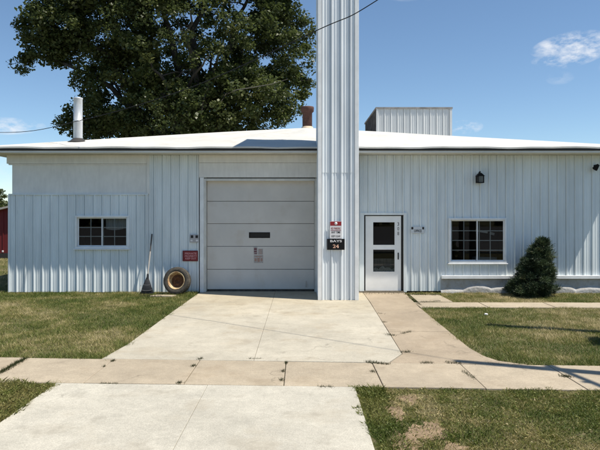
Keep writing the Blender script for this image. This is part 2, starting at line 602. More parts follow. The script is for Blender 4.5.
m = MB()
PATH = [(1.26, far(1.26) + 0.006), (1.53, 8.6), (1.65, 13.5), (1.67, 15.46), (2.76, 15.46), (2.73, 14.5), (2.66, 12.85), (2.64, 9.0), (2.70, 8.5), (2.82, 8.2), (3.15, far(3.15) + 0.006)]
m.slab([(1.26, far(1.26) + 0.006), (1.53, 8.6), (1.573, 10.2), (2.645, 10.2), (2.64, 9.0), (2.70, 8.5), (2.82, 8.2), (3.15, far(3.15) + 0.006)], -0.1, -0.002)
m.slab([(1.573, 10.215), (1.613, 12.1), (2.655, 12.1), (2.645, 10.215)], -0.1, 0.001)
m.slab([(1.613, 12.115), (1.655, 13.5), (1.67, 15.46), (2.76, 15.46), (2.73, 14.5), (2.66, 12.85), (2.655, 12.115)], -0.1, 0.0)
tag(m.build('entrance_path', M_PATH, None, 0.006), kind='structure')

m = MB()
SIDEPATH = [(2.69, 12.87), (9.5, 12.80), (9.5, 13.5), (2.71, 13.58)]
SMALLSLAB = [(2.80, 13.66), (3.62, 13.64), (3.58, 14.85), (2.83, 14.85)]
for a, b in ((2.69, 4.2), (4.22, 5.7), (5.72, 7.2), (7.22, 9.5)):
    m.slab([(a, 12.87 - a * 0.006), (b, 12.87 - b * 0.006), (b, 13.62 - b * 0.012), (a, 13.62 - a * 0.012)], -0.1, -0.004)
m.slab(SMALLSLAB, -0.1, -0.002)
tag(m.build('side_path', M_WALK, None, 0.006), kind='structure')

# street behind the camera
m = MB()
m.add([(-300, -12, GZ + 0.004), (300, -12, GZ + 0.004), (300, 0.2, GZ + 0.004), (-300, 0.2, GZ + 0.004)], [(0, 1, 2, 3)])
tag(m.build('road', M_ASPH), kind='structure')
m = MB()
m.add([(-120, -58, GZ + 0.004), (120, -58, GZ + 0.004), (120, -12.02, GZ + 0.004), (-120, -12.02, GZ + 0.004)], [(0, 1, 2, 3)])
tag(m.build('added_gravel_lot', Mat('gravel', (0.12, 0.12, 0.115), 0.95).vary(0.5, 0.85, 1.1).vary(40, 0.7, 1.2).m), kind='structure')  # unseen lot, added so the panes reflect grey ground
m = MB()
m.box(-60, -3.3, 0.2, 0.4, -0.2, 0.09).box(1.0, 60, 0.2, 0.4, -0.2, 0.09).box(-3.29, 0.99, 0.2, 1.39, -0.2, -0.008)
tag(m.build('kerb', M_APRON, None, 0.02), kind='structure')

# bare soil in the near lawn
SOIL = [(408, 397, 12, 5), (396, 411, 9, 8), (432, 428, 15, 10), (404, 441, 15, 12), (455, 446, 14, 6), (418, 432, 14, 8)]
m = MB()
SOILW = []
for px, py, rx, ry in SOIL:
    c = G(px, py)
    ax = rx / FPX * c[1]
    ay = abs(G(px, py - ry)[1] - G(px, py + ry)[1]) / 2
    SOILW.append((c[0], c[1], ax, ay))
    ring = []
    for k in range(40):
        t = 2 * math.pi * k / 40
        r = 0.8 + 0.5 * random.random() * 0.5 + 0.22 * math.sin(3 * t + px) + 0.12 * math.sin(7 * t + py)
        ring.append((c[0] + ax * r * math.cos(t), c[1] + ay * r * math.sin(t), GZ + 0.004 + 0.001 * len(SOILW)))
    m.add(ring, [tuple(range(40))])
tag(m.build('bare_soil', M_SOIL), kind='structure')

# ------------------------------------------------------------------ workshop
B = empty('workshop_building', (0.2, YW, 0), 'low white ribbed-metal workshop with hip roof, garage door and tall square tower', 'building')
BYB = 25.7                    # back wall
XL, XR = X(12.3), 8.2
EAVE_Y, EAVE_Z = 14.7, Z(146.7, 14.7)
SOF = Z(152.5, 14.7)
FRZ = Z(161)                   # underside of the frieze board
PITCH = 0.2286


def ribs(x0, x1, phase=0.0, h=0.024, minor=0.006):
    """breakpoints (x, protrusion) of the ribbed sheet between x0 and x1"""
    pts = []
    k0 = math.floor((x0 - phase) / PITCH) - 1
    k1 = math.ceil((x1 - phase) / PITCH) + 1
    for k in range(k0, k1):
        c = phase + k * PITCH
        pts += [(c - 0.040, 0), (c - 0.039, -0.014), (c - 0.029, -0.014), (c - 0.024, 0.002), (c - 0.013, h), (c + 0.013, h), (c + 0.026, 0)]
        if minor:
            for q in (0.36, 0.64):
                d = c + PITCH * q
                pts += [(d - 0.010, 0), (d - 0.005, minor), (d + 0.005, minor), (d + 0.010, 0)]
    res = []
    for i, (x, p) in enumerate(pts):
        if x0 < x < x1:
            res.append((x, p))
    def at(x):
        for (xa, pa), (xb, pb) in zip(pts, pts[1:]):
            if xa <= x <= xb:
                return pa + (pb - pa) * (x - xa) / max(xb - xa, 1e-6)
        return 0
    return [(x0, at(x0))] + res + [(x1, at(x1))]


def sheet(m, x0, x1, z0, z1, y=YW, phase=0.0, h=0.024, minor=0.005, zlip=0.0):
    """ribbed sheet facing -y, 3 mm thick look: front face plus bottom edge"""
    pr = ribs(x0, x1, phase, h, minor)
    n = len(pr)
    vs = [(x, y - p, z0) for x, p in pr] + [(x, y - p, z1) for x, p in pr] + [(x, y + 0.02, z0) for x, p in pr] + [(x, y + 0.02, z1) for x, p in pr]
    fs = []
    for i in range(n - 1):
        fs += [(i, i + 1, n + i + 1, n + i), (2 * n + i + 1, 2 * n + i, 3 * n + i, 3 * n + i + 1), (2 * n + i, 2 * n + i + 1, i + 1, i), (n + i, n + i + 1, 3 * n + i + 1, 3 * n + i)]
    m.add(vs, fs)


def sheet_around(m, x0, x1, z0, z1, holes, y=YW, **kw):
    """ribbed wall with rectangular openings (hx0,hx1,hz0,hz1), left to right"""
    cur = x0
    for hx0, hx1, hz0, hz1 in sorted(holes):
        if hx0 > cur:
            sheet(m, cur, hx0, z0, z1, y, **kw)
        if hz0 > z0:
            sheet(m, hx0, hx1, z0, hz0, y, **kw)
        if hz1 < z1:
            sheet(m, hx0, hx1, hz1, z1, y, **kw)
        cur = hx1
    sheet(m, cur, x1, z0, z1, y, **kw)


# --- left siding: lower band stands 8 cm proud of the old wall
YL = YW - 0.014
WL = (X(75.5, YL), X(129.5, YL), Z(248.5, YL), Z(215.5, YL))
m = MB()
sheet_around(m, X(10, YL), X(148.5, YL), 0.0, Z(195, YL), [WL], YL, phase=0.03)
m.build('wall', M_SIDE, B)
m = MB()
m.box(X(9, YL), X(148.5, YL), YL - 0.036, YW + 0.001, Z(195, YL), Z(193.8, YL))       # cap flashing
m.box(X(8.6, YL), X(10.2, YL), YL - 0.034, YW + 0.3, 0.0, Z(195, YL) - 0.001)             # corner trim
m.build('flashing', M_SIDE, B)
m = MB()
sheet(m, X(148.5, YL) + 0.002, X(199), 0.0, SOF - 0.003, YW - 0.006, phase=0.03)
m.build('wall', M_SIDE, B)
# transom board
m = MB()
m.box(X(12.3), X(147), YW - 0.006, YW + 0.05, Z(193.8), Z(164))
for px in (80,):
    m.box(X(px) - 0.002, X(px) + 0.002, YW - 0.0075, YW, Z(193.8), Z(164))
m.box(X(147) + 0.002, X(149.5), YW - 0.035, YW + 0.05, Z(193.8), SOF - 0.003)
m.build('transom_panel', M_BOARD, B, 0.004)
m = MB()
m.box(X(7.5), X(147), YW - 0.05, YW + 0.04, Z(163.8), SOF - 0.003)
m.box(X(9), X(147), YW - 0.03, YW + 0.04, Z(165), Z(163.9))
m.build('frieze', M_BOARD, B, 0.006)

# --- garage bay
GX0, GX1, GZ1 = X(206), X(314.5), Z(181)
m = MB()
m.box(X(199) + 0.002, X(318.5), YW - 0.028, YW + 0.05, Z(177.5), Z(163))
m.build('header_panel', M_BOARD, B, 0.004)
m = MB()
m.box(X(199) + 0.002, X(318.5), YW - 0.045, YW + 0.05, Z(162.8), SOF - 0.003)
m.build('frieze', M_BOARD, B, 0.005)
m = MB()
m.box(X(200), X(204), YW - 0.036, YW + 0.2, 0, Z(177.5) - 0.002)
m.build('corner_trim', M_TRIM, B, 0.006)
m = MB()
m.box(X(204) + 0.002, GX0, YW - 0.025, YW + 0.22, 0, Z(178.5))
m.box(GX1, X(318.5), YW - 0.025, YW + 0.22, 0, Z(178.5))
m.box(GX0 + 0.001, GX1 - 0.001, YW - 0.025, YW + 0.22, GZ1, Z(178.5))
m.build('garage_door_frame', M_GFRAME, B, 0.006)
YG = YW + 0.15
m = MB()
m.box(GX0 - 0.02, GX1 + 0.02, YG + 0.05, YG + 0.08, -0.02, GZ1 + 0.1)
GD = m.build('garage_door', M_GAP, B)
ys = [181.2, 201.2, 223.7, 246.3, 269.3, 291.0]
slot = (X(249, YG), X(270, YG), Z(238, YG), Z(232.3, YG))
for i in range(5):
    z1, z0 = Z(ys[i], YG), max(Z(ys[i + 1], YG), 0.05)
    m = MB()
    if i == 0:
        z1 = GZ1 + 0.05
    a, b = GX0 + 0.006, GX1 - 0.006
    if i == 2:
        sx0, sx1, sz0, sz1 = slot
        m.box(a, sx0, YG, YG + 0.045, z0 + 0.005, z1 - 0.005)
        m.box(sx1, b, YG, YG + 0.045, z0 + 0.005, z1 - 0.005)
        m.box(sx0, sx1, YG, YG + 0.045, z0 + 0.005, sz0)
        m.box(sx0, sx1, YG, YG + 0.045, sz1, z1 - 0.005)
        m.build('door_section', M_GDOOR, GD)
    else:
        m.box(a, b, YG, YG + 0.045, z0 + 0.005, z1 - 0.005)
        m.build('door_section', M_GDOOR, GD, 0.006)
m = MB()
m.box(slot[0] + 0.02, slot[1] - 0.02, YG + 0.02, YG + 0.026, slot[2] + 0.015, slot[3] - 0.015)
m.build('view_slot_pane', Mat('dark_glass', (0.01, 0.012, 0.012), 0.05).m, GD)
m = MB()
for a in ((slot[0], slot[1], slot[2], slot[2] + 0.015), (slot[0], slot[1], slot[3] - 0.015, slot[3]), (slot[0], slot[0] + 0.02, slot[2] + 0.015, slot[3] - 0.015), (slot[1] - 0.02, slot[1], slot[2] + 0.015, slot[3] - 0.015)):
    m.box(a[0], a[1], YG - 0.008, YG + 0.03, a[2], a[3])
m.build('view_slot_frame', M_BLACK, GD)
m = MB()
m.box(GX0 + 0.01, GX1 - 0.01, YG - 0.006, YG + 0.04, -0.015, 0.045)
m.build('seal_shadow_strip', M_RUBBER, GD)  # dark seal made taller to paint the gap and shadow under the door
m = MB()
m.box(X(305.6, YG), X(306.4, YG), YG - 0.03, YG, Z(287, YG), Z(281, YG))
m.build('door_handle', M_STEEL, GD)


# lettering -----------------------------------------------------------------
def text(body, x0, x1, z0, z1, y, mat, parent, name='lettering', extrude=0.0015):
    cu = bpy.data.curves.new(name, 'FONT')
    cu.body = body
    cu.extrude = 0.0
    cu.offset = 0.018
    cu.resolution_u = 3
    o = bpy.data.objects.new(name, cu)
    COL.objects.link(o)
    dg = bpy.context.evaluated_depsgraph_get()
    dg.update()
    me = bpy.data.meshes.new_from_object(o.evaluated_get(dg))
    bpy.data.objects.remove(o)
    bpy.data.curves.remove(cu)
    me.name = name
    co = np.zeros(len(me.vertices) * 3)
    me.vertices.foreach_get('co', co)
    co = co.reshape(-1, 3)
    lo, hi = co.min(0), co.max(0)
    s = np.zeros_like(co)
    s[:, 0] = x0 + (co[:, 0] - lo[0]) / (hi[0] - lo[0]) * (x1 - x0)
    s[:, 2] = z0 + (co[:, 1] - lo[1]) / (hi[1] - lo[1]) * (z1 - z0)
    s[:, 1] = y
    me.vertices.foreach_set('co', s.ravel())
    me.materials.clear()
    me.update()
    return link(name, me, mat, parent)


# faded stickers under the slot
NT = MB()
NT.box(X(253.6, YG), X(257.4, YG), YG - 0.002, YG + 0.002, Z(254.5, YG), Z(246.8, YG))
NT.box(X(258, YG), X(263, YG), YG - 0.002, YG + 0.002, Z(254.5, YG), Z(248.6, YG))
NT.box(X(253.8, YG), X(263.2, YG), YG - 0.002, YG + 0.002, Z(263, YG), Z(255, YG))
nt = NT.build('notice_sticker', Mat('faded_sticker', (0.45, 0.42, 0.40), 0.6).vary(40, 0.7, 1.1).m, GD)
m = MB()
yy = YG - 0.0035
for (px0, px1, py0, py1) in ((254, 256.8, 248, 250.2), (254, 256.8, 250.8, 252.4), (254.4, 257, 253, 254)):
    m.box(X(px0, YG), X(px1, YG), yy, YG, Z(py1, YG), Z(py0, YG))
o = m.build('sticker_print', Mat('faded_maroon', (0.17, 0.07, 0.08), 0.6).m, nt)
o.parent = GD
m = MB()
for (px0, px1, py0, py1) in ((259, 262, 249.5, 250.4), (259, 262, 251.6, 252.4), (259.2, 261.8, 253.4, 254.1), (255, 262, 256, 256.8), (257.4, 259.8, 257.8, 261.8), (254.6, 256.6, 258.2, 261.2), (260.6, 262.4, 258.2, 261.2)):
    m.box(X(px0, YG), X(px1, YG), yy, YG, Z(py1, YG), Z(py0, YG))
m.build('sticker_print', Mat('faded_rust_print', (0.38, 0.24, 0.19), 0.6).m, GD)

# --- tower / chimney
CY = 13.9
CX0, CX1 = X(318.3, CY), X(358.2, CY)
CTOP = 7.95
m = MB()
ZS = Z(171.5, CY)
sheet(m, CX0 + 0.01, CX1 - 0.01, 0.0, ZS - 0.004, CY, phase=CX0 + 0.10, h=0.030, minor=0.008)
sheet(m, CX0 + 0.01, CX1 - 0.01, ZS - 0.03, CTOP, CY - 0.007, phase=CX0 + 0.10, h=0.030, minor=0.008)
# returns on both sides (ribbed along y)
for x, sgn in ((CX0, -1), (CX1, 1)):
    pr = ribs(CY + 0.01, YW + 0.35, CY + 0.1, 0.034, 0.012)
    n = len(pr)
    vs = [(x + sgn * (p - 0.03), y, 0.0) for y, p in pr] + [(x + sgn * (p - 0.03), y, CTOP) for y, p in pr]
    m.add(vs, [((i, i + 1, n + i + 1, n + i) if sgn > 0 else (i + 1, i, n + i, n + i + 1)) for i in range(n - 1)])
m.box(CX0 + 0.05, CX1 - 0.05, CY + 0.05, YW + 0.32, CTOP - 0.06, CTOP - 0.01)
CH = m.build('chimney', M_CHIM, B)
m = MB()
for x0, x1 in ((CX0 - 0.012, CX0 + 0.075), (CX1 - 0.085, CX1 + 0.012)):
    m = MB()
    m.box(x0, x1, CY - 0.040, CY - 0.020, 0.0, CTOP + 0.01)
    xa, xb = (x0, x0 + 0.018) if x0 < 0.6 else (x1 - 0.018, x1)
    m.box(xa, xb, CY - 0.0199, CY + 0.10, 0.0, CTOP + 0.01)
    m.build('corner_trim', M_TRIM, CH, 0.005)
m = MB()
m.box(CX0 - 0.03, CX1 + 0.03, CY - 0.06, YW + 0.38, CTOP + 0.011, CTOP + 0.07)
m.build('chimney_cap', M_GALV, CH, 0.01)
# --- right wall
DX0, DX1, DZ1 = X(364), X(403.5), Z(215)
WR = (X(448.5), X(506), Z(263), Z(218))
LEDGE = Z(277)
m = MB()
sheet_around(m, CX1 - 0.02, X(441.5), 0.03, SOF - 0.003, [(DX0, DX1, 0.03, DZ1)], phase=0.0)
sheet_around(m, X(441.5), XR, LEDGE, SOF - 0.003, [WR], phase=0.0)
m.build('wall', M_SIDE, B)
m = MB()
m.box(X(441), XR + 0.05, YW - 0.085, YW - 0.036, Z(278.6), Z(275.2))
m.box(X(441), XR + 0.05, YW - 0.0361, YW - 0.0005, Z(276.9), Z(275.7))
m.build('sill_ledge', M_TRIM, B, 0.008)

# lumpy plastered foundation
NX, NZ = 300, 24
fx = np.linspace(X(440.5), XR + 0.02, NX)
fz = np.linspace(0, LEDGE - 0.03, NZ)
top = 0.075 + 0.02 * vnoise(fx * 4, fx * 0, 9)
for c, w_, h_ in ((X(454), 0.42, 0.035), (X(478), 0.42, 0.16), (X(503), 0.5, 0.115), (X(531), 0.5, 0.10), (X(562), 0.40, 0.13), (X(590), 0.5, 0.10), (X(608), 0.4, 0.12)):
    top = np.maximum(top, 0.075 + h_ * np.clip(1 - ((fx - c) / w_) ** 2, 0, 1) ** 0.8 + 0.012 * vnoise(fx * 9, fx * 0, 19))
gx_, gz_ = np.meshgrid(fx, fz)
FN = fbm(gx_ * 9, gz_ * 9, 77)
vs, fs = [], []
for j, z in enumerate(fz):
    for i, x in enumerate(fx):
        t = min(max((top[i] - z) / 0.12, 0), 1)
        p = 0.012 + 0.058 * t * t * (3 - 2 * t) * (1.0 - 0.15 * z / 0.3)
        p += 0.012 * (FN[j, i] - 0.5) * (1 if j else 0)
        vs.append((x, YW - p, z - 0.03 if j == 0 else z))
for j in range(NZ - 1):
    for i in range(NX - 1):
        a = j * NX + i
        fs.append((a, a + 1, a + NX + 1, a + NX))
m = MB()
m.add(vs, fs, True)
m.build('foundation', M_FOUND, B)

# side and back walls
m = MB()
m.box(XR - 0.02, XR, YW + 0.03, BYB, 0, SOF)
m.box(XL, XL + 0.02, YW + 0.06, BYB, 0, SOF)
m.box(XL, XR, BYB, BYB + 0.02, 0, SOF)
m.box(XR - 0.06, XR + 0.03, YW - 0.036, YW + 0.05, LEDGE, SOF - 0.003)
m.build('wall', M_SIDE, B)

# --- eave, fascia, roof
RX0, RX1, RY0, RY1 = -8.22, 8.74, EAVE_Y, BYB + 0.6
AP = Vector((0.22, 20.5, Z(127.8, 20.5)))
m = MB()
m.box(RX0 + 0.03, RX1 - 0.03, RY0 + 0.035, RY0 + 0.06, SOF, EAVE_Z - 0.03)
m.box(RX0 + 0.03, RX1 - 0.03, RY1 - 0.06, RY1 - 0.035, SOF, EAVE_Z - 0.03)
m.box(RX0 + 0.03, RX0 + 0.055, RY0 + 0.061, RY1 - 0.061, SOF, EAVE_Z - 0.03)
m.box(RX1 - 0.055, RX1 - 0.03, RY0 + 0.061, RY1 - 0.061, SOF, EAVE_Z - 0.03)
m.build('fascia', M_FASCIA, B, 0.006)
m = MB()
m.box(RX0 + 0.056, RX1 - 0.056, RY0 + 0.061, YW + 0.05, SOF + 0.004, SOF + 0.02)
m.box(RX0 + 0.056, XL + 0.05, YW + 0.051, RY1 - 0.07, SOF + 0.004, SOF + 0.02)
m.box(XR - 0.05, RX1 - 0.056, YW + 0.051, RY1 - 0.07, SOF + 0.004, SOF + 0.02)
m.build('soffit', M_SOFFIT, B)
m = MB()
NS = 60
apx = tuple(AP)
def edge(t, a, b):
    return (a[0] + (b[0] - a[0]) * t, a[1] + (b[1] - a[1]) * t)
cs = [(RX0, RY0), (RX1, RY0), (RX1, RY1), (RX0, RY1)]
vs, fs = [], []
for e in range(4):
    a, b = cs[e], cs[(e + 1) % 4]
    for i in range(NS):
        t = i / NS
        p = edge(t, a, b)
        w = 0.008 * math.sin(t * 37 + e) + 0.006 * math.sin(t * 90 + 2)
        vs.append((p[0], p[1], EAVE_Z + w))
n = len(vs)
for lev in (0.33, 0.66):
    for i in range(n):
        x, y, z = vs[i]
        zz = EAVE_Z + (AP.z - EAVE_Z) * lev + 0.012 * math.sin(i * 0.7) + 0.02 * math.sin(lev * math.pi)
        vs.append((x + (AP.x - x) * lev, y + (AP.y - y) * lev, zz))
vs.append(apx)
for i in range(n):
    j = (i + 1) % n
    fs += [(i, j, n + j, n + i), (n + i, n + j, 2 * n + j, 2 * n + i), (2 * n + i, 2 * n + j, 3 * n)]
lo = [(x, y, z - 0.042) for x, y, z in vs[:n]]
b0 = len(vs)
vs += lo
fs += [(b0 + (i + 1) % n, (i + 1) % n, i, b0 + i)[::-1] for i in range(n)]
fs.append(tuple(b0 + i for i in range(n))[::-1])
m.add(vs, fs)
ROOF = m.build('roof', M_ROOF, B)
m = MB()
m.box(RX0 + 0.01, RX1 - 0.01, RY0 + 0.012, RY0 + 0.034, EAVE_Z - 0.095, EAVE_Z - 0.044)
m.build('drip_shade_strip', M_TAR, ROOF)  # black strip painting the shade line under the roof lip

# --- flues and penthouse on the roof
def roofz(x, y):
    ty = (y - RY0) / (AP.y - RY0) if y < AP.y else (RY1 - y) / (RY1 - AP.y)
    tx = (x - RX0) / (AP.x - RX0) if x < AP.x else (RX1 - x) / (RX1 - AP.x)
    return EAVE_Z + (AP.z - EAVE_Z) * min(tx, ty)
y = 15.9
x = X(78, y)
rz = roofz(x, y)
m = MB()
m.lathe([(0.122, rz - 0.05), (0.122, rz + 0.55), (0.126, rz + 0.56), (0.126, rz + 0.58), (0.120, rz + 0.585), (0.120, Z(99.5, y)), (0.128, Z(99, y)), (0.128, Z(98, y)), (0.105, Z(98, y)), (0.105, Z(104, y))], Matrix.Translation((x, y, 0)), 24)
FL = m.build('flue_pipe', M_GALV, B)
m = MB()
m.lathe([(0.30, rz - 0.03), (0.19, rz + 0.03), (0.123, rz + 0.09)], Matrix.Translation((x, y, 0)), 24)
m.build('flashing', M_TAR, FL)
y = 21.0
x = X(307.3, y)
rz = roofz(x, y)
m = MB()
t = Z(107, y)
m.lathe([(0.175, rz - 0.1), (0.178, t - 0.22), (0.235, t - 0.17), (0.245, t - 0.04), (0.235, t), (0.18, t), (0.17, t - 0.3)], Matrix.Translation((x, y, 0)), 24)
FL = m.build('flue_pipe', M_RUST, B)
FL['label'] = 'rusty brown flue pipe with a wider cap'
m = MB()
m.lathe([(0.215, rz - 0.1), (0.215, rz + 0.20), (0.182, rz + 0.23)], Matrix.Translation((x, y, 0)), 24)
m.build('flue_collar', M_COLLAR, FL)

PY0, PY1 = 20.2, 23.7
PX0, PX1, PT = X(376.5, PY0), X(451.5, PY0), Z(109, PY0)
m = MB()
sheet(m, PX0, PX1, 3.95, PT, PY0, phase=PX0 + 0.06, h=0.020, minor=0.010)
m.box(PX1 - 0.02, PX1, PY0 + 0.021, PY1, 3.95, PT)
m.box(PX0, PX1, PY1 - 0.02, PY1 - 0.001, 3.95, PT - 0.001)
PE = m.build('penthouse', M_PENT, B)
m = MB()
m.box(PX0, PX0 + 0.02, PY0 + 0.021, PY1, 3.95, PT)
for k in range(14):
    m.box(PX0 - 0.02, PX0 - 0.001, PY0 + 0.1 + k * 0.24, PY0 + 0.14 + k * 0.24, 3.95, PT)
m.build('side_wall', Mat('shaded_weathered_siding', (0.10, 0.095, 0.09), 0.7).vary(5, 0.6, 1.4, 1, 5).m, PE)  # shade of this side painted in as a darker siding colour
m = MB()
m.box(PX0 - 0.03, PX1 + 0.03, PY0 - 0.045, PY1 + 0.03, PT + 0.001, PT + 0.06)
m.build('penthouse_cap', Mat('dark_cap', (0.24, 0.23, 0.22), 0.7).vary(6, 0.7, 1.2).m, PE)
m = MB()
m.box(PX0 - 0.012, PX0 + 0.06, PY0 - 0.034, PY0 - 0.023, 3.95, PT)
m.build('corner_trim', M_PENT, PE)
m = MB()
m.box(PX1 - 0.06, PX1 + 0.012, PY0 - 0.034, PY0 - 0.023, 3.95, PT)
m.build('corner_trim', M_PENT, PE)


# --- windows
def window(px0, px1, py0, py1, Y, rows, cols, opening, label):
    """slider window with two sashes, muntins, glass and a dark room behind"""
    x0, x1, z0, z1 = X(px0, Y), X(px1, Y), Z(py1, Y), Z(py0, Y)
    f = 0.052
    yf = Y - 0.055
    m = MB()
    m.box(x0, x1, yf, Y + 0.10, z1 - f, z1)
    m.box(x0, x1, yf, Y + 0.10, z0, z0 + f)
    m.box(x0, x0 + f, yf, Y + 0.10, z0 + f, z1 - f)
    m.box(x1 - f, x1, yf, Y + 0.10, z0 + f, z1 - f)
    w = m.build('window', M_TRIM, B, 0.006)
    w['label'] = label
    mid = (x0 + x1) / 2
    m = MB()
    m.box(x0 - 0.03, x1 + 0.03, yf - 0.025, Y + 0.02, z0 - 0.03, z0 - 0.001)
    m.build('sill', M_TRIM, w, 0.005)
    for i, (a, b, yy) in enumerate(((x0 + f, mid + 0.022, Y + 0.02), (mid - 0.022, x1 - f, Y - 0.02))):
        s = 0.03
        m = MB()
        m.box(a + 0.001, b - 0.001, yy, yy + 0.03, z1 - f - s, z1 - f - 0.001)
        m.box(a + 0.001, b - 0.001, yy, yy + 0.03, z0 + f + 0.001, z0 + f + s)
        m.box(a + 0.001, a + s, yy, yy + 0.03, z0 + f + s, z1 - f - s)
        m.box(b - s, b - 0.001, yy, yy + 0.03, z0 + f + s, z1 - f - s)
        m.build('sash', M_TRIM, w, 0.003)
        g = MB()
        g.add([(a + s - 0.003, yy + 0.013, z0 + f + s - 0.003), (b - s + 0.003, yy + 0.013, z0 + f + s - 0.003), (b - s + 0.003, yy + 0.013, z1 - f - s + 0.003), (a + s - 0.003, yy + 0.013, z1 - f - s + 0.003)], [(0, 1, 2, 3)])
        g.build('pane', M_GLASS, w)
        m = MB()
        for c in range(1, cols):
            xx = a + s + (b - a - 2 * s) * c / cols
            m.box(xx - 0.010, xx + 0.010, yy + 0.020, yy + 0.028, z0 + f + s, z1 - f - s)
        for r in range(1, rows):
            zz = z0 + f + s + (z1 - z0 - 2 * f - 2 * s) * r / rows
            m.box(a + s, b - s, yy + 0.019, yy + 0.029, zz - 0.010, zz + 0.010)
        m.build('muntins', Mat('muntin_grey', (0.62, 0.63, 0.62), 0.5).m if i + cols else M_TRIM, w)
    # dark room
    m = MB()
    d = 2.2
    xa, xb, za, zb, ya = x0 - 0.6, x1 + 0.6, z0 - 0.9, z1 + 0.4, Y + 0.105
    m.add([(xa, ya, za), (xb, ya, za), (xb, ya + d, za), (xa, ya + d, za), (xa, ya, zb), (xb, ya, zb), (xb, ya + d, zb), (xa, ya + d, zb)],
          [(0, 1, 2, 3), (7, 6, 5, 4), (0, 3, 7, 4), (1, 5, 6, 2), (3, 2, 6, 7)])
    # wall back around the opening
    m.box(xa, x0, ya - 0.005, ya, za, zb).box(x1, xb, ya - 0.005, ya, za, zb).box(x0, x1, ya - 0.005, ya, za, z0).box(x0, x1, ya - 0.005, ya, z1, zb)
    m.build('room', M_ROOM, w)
    return w, (x0 + f, mid, x1 - f, z0 + f, z1 - f)


w1, q1 = window(75.5, 129.5, 215.5, 248.5, YL, 3, 2, WL, 'white two-sash window with three rows of small panes')
# gathered curtain in the right sash
vs, fs = [], []
n = 60
zt = q1[4]
for i in range(n + 1):
    t = i / n
    x = q1[1] + 0.02 + (q1[2] - q1[1] - 0.02) * t
    dip = 0.29 + 0.05 * math.sin(t * 3.3 + 0.4)
    for zz, k in ((zt + 0.05, 0.3), (zt - dip * 0.5, 1.0), (zt - dip, 1.2)):
        vs.append((x, YL + 0.20 + 0.03 * k * math.sin(i * 1.15) + 0.015 * math.sin(i * 2.7), zz))
for i in range(n):
    a = i * 3
    fs += [(a, a + 3, a + 4, a + 1), (a + 1, a + 4, a + 5, a + 2)]
m = MB(); m.add(vs, fs, True)
m.build('curtain', M_CURT, w1)

w2, q2 = window(448.5, 506, 218, 263, YW, 4, 2, WR, 'white two-sash window with four rows of small panes')
m = MB()
m.box(q2[0] + 0.06, q2[0] + 0.085, YW + 0.16, YW + 0.18, q2[3], q2[4])
m.build('curtain_pole', M_BOARD, w2)
m = MB()
m.box(q2[1] + 0.09, q2[1] + 0.115, YW + 0.16, YW + 0.18, q2[3], q2[4])
m.build('curtain_pole', M_BOARD, w2)
m = MB()
m.bar((q2[1] + 0.10, YW + 0.5, 1.62), (q2[1] + 0.42, YW + 0.45, 1.57), 0.05, 0.05)
m.build('pale_tube', M_CURT, w2)
m = MB()
m.bar((q2[1] + 0.50, YW + 0.5, 1.55), (q2[1] + 0.62, YW + 0.5, 1.52), 0.04, 0.07)
m.build('pale_box', M_CURT, w2)
m = MB()
m.box(q2[1] + 0.1, q2[2] - 0.02, YW + 0.5, YW + 0.8, q2[3] - 0.1, q2[3] + 0.06)
m.build('shelf', M_GREYPL, w2)

# --- entrance door
m = MB()
f0 = YW - 0.04
m.box(X(359.5), DX0, f0, YW + 0.12, 0.0, DZ1 + 0.06)
m.box(DX1, X(406.5), f0, YW + 0.12, 0.0, DZ1 + 0.06)
m.box(DX0 + 0.001, DX1 - 0.001, f0, YW + 0.12, DZ1, DZ1 + 0.06)
m.build('door_frame', M_SIDE, B, 0.005)
m = MB()
m.box(DX0 + 0.001, DX0 + 0.03, YW + 0.06, YW + 0.12, 0.03, DZ1 - 0.001)
m.box(DX1 - 0.075, DX1 - 0.001, YW + 0.03, YW + 0.12, 0.03, DZ1 - 0.001)
m.box(DX0 + 0.031, DX1 - 0.076, YW + 0.06, YW + 0.12, DZ1 - 0.05, DZ1 - 0.001)
m.build('door_jamb', M_GAP, B)
m = MB()
m.box(X(358.5), DX1, YW - 0.10, YW + 0.12, -0.02, 0.03)
m.build('threshold', Mat('worn_threshold', (0.10, 0.085, 0.06), 0.85).vary(12, 0.6, 1.3).m, B, 0.006)
YD = YW + 0.045
ex0, ex1, ez0, ez1 = X(365.4, YD), X(400.8, YD), 0.035, Z(216.0, YD)
ux0, ux1 = X(372.3, YD), X(395.2, YD)
rails = [(Z(221.5, YD), Z(245.6, YD)), (Z(248.8, YD), Z(272.3, YD))]
m = MB()
m.box(ex0, ux0, YD - 0.03, YD + 0.02, ez0, ez1)
m.box(ux1, ex1, YD - 0.03, YD + 0.02, ez0, ez1)
m.box(ux0, ux1, YD - 0.03, YD + 0.02, rails[0][0], ez1)
m.box(ux0, ux1, YD - 0.03, YD + 0.02, rails[1][0], rails[0][1])
m.box(ux0, ux1, YD - 0.03, YD + 0.02, ez0, rails[1][1])
DR = m.build('entrance_door', M_DOOR, B)
for z1, z0 in rails:
    m = MB()
    e = 0.02
    m.box(ux0, ux1, YD - 0.036, YD - 0.01, z1 - e, z1).box(ux0, ux1, YD - 0.036, YD - 0.01, z0, z0 + e)
    m.box(ux0, ux0 + e, YD - 0.036, YD - 0.01, z0 + e, z1 - e).box(ux1 - e, ux1, YD - 0.036, YD - 0.01, z0 + e, z1 - e)
    m.build('pane_frame', M_DOOR, DR, 0.003)
    m = MB()
    m.add([(ux0, YD, z0), (ux1, YD, z0), (ux1, YD, z1), (ux0, YD, z1)], [(0, 1, 2, 3)])
    m.build('pane', M_GLASS, DR)
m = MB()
xa, xb, ya, yb, za, zb = ex0 - 0.03, ex1 + 0.03, YW + 0.121, YW + 1.6, 0.0, ez1 + 0.02
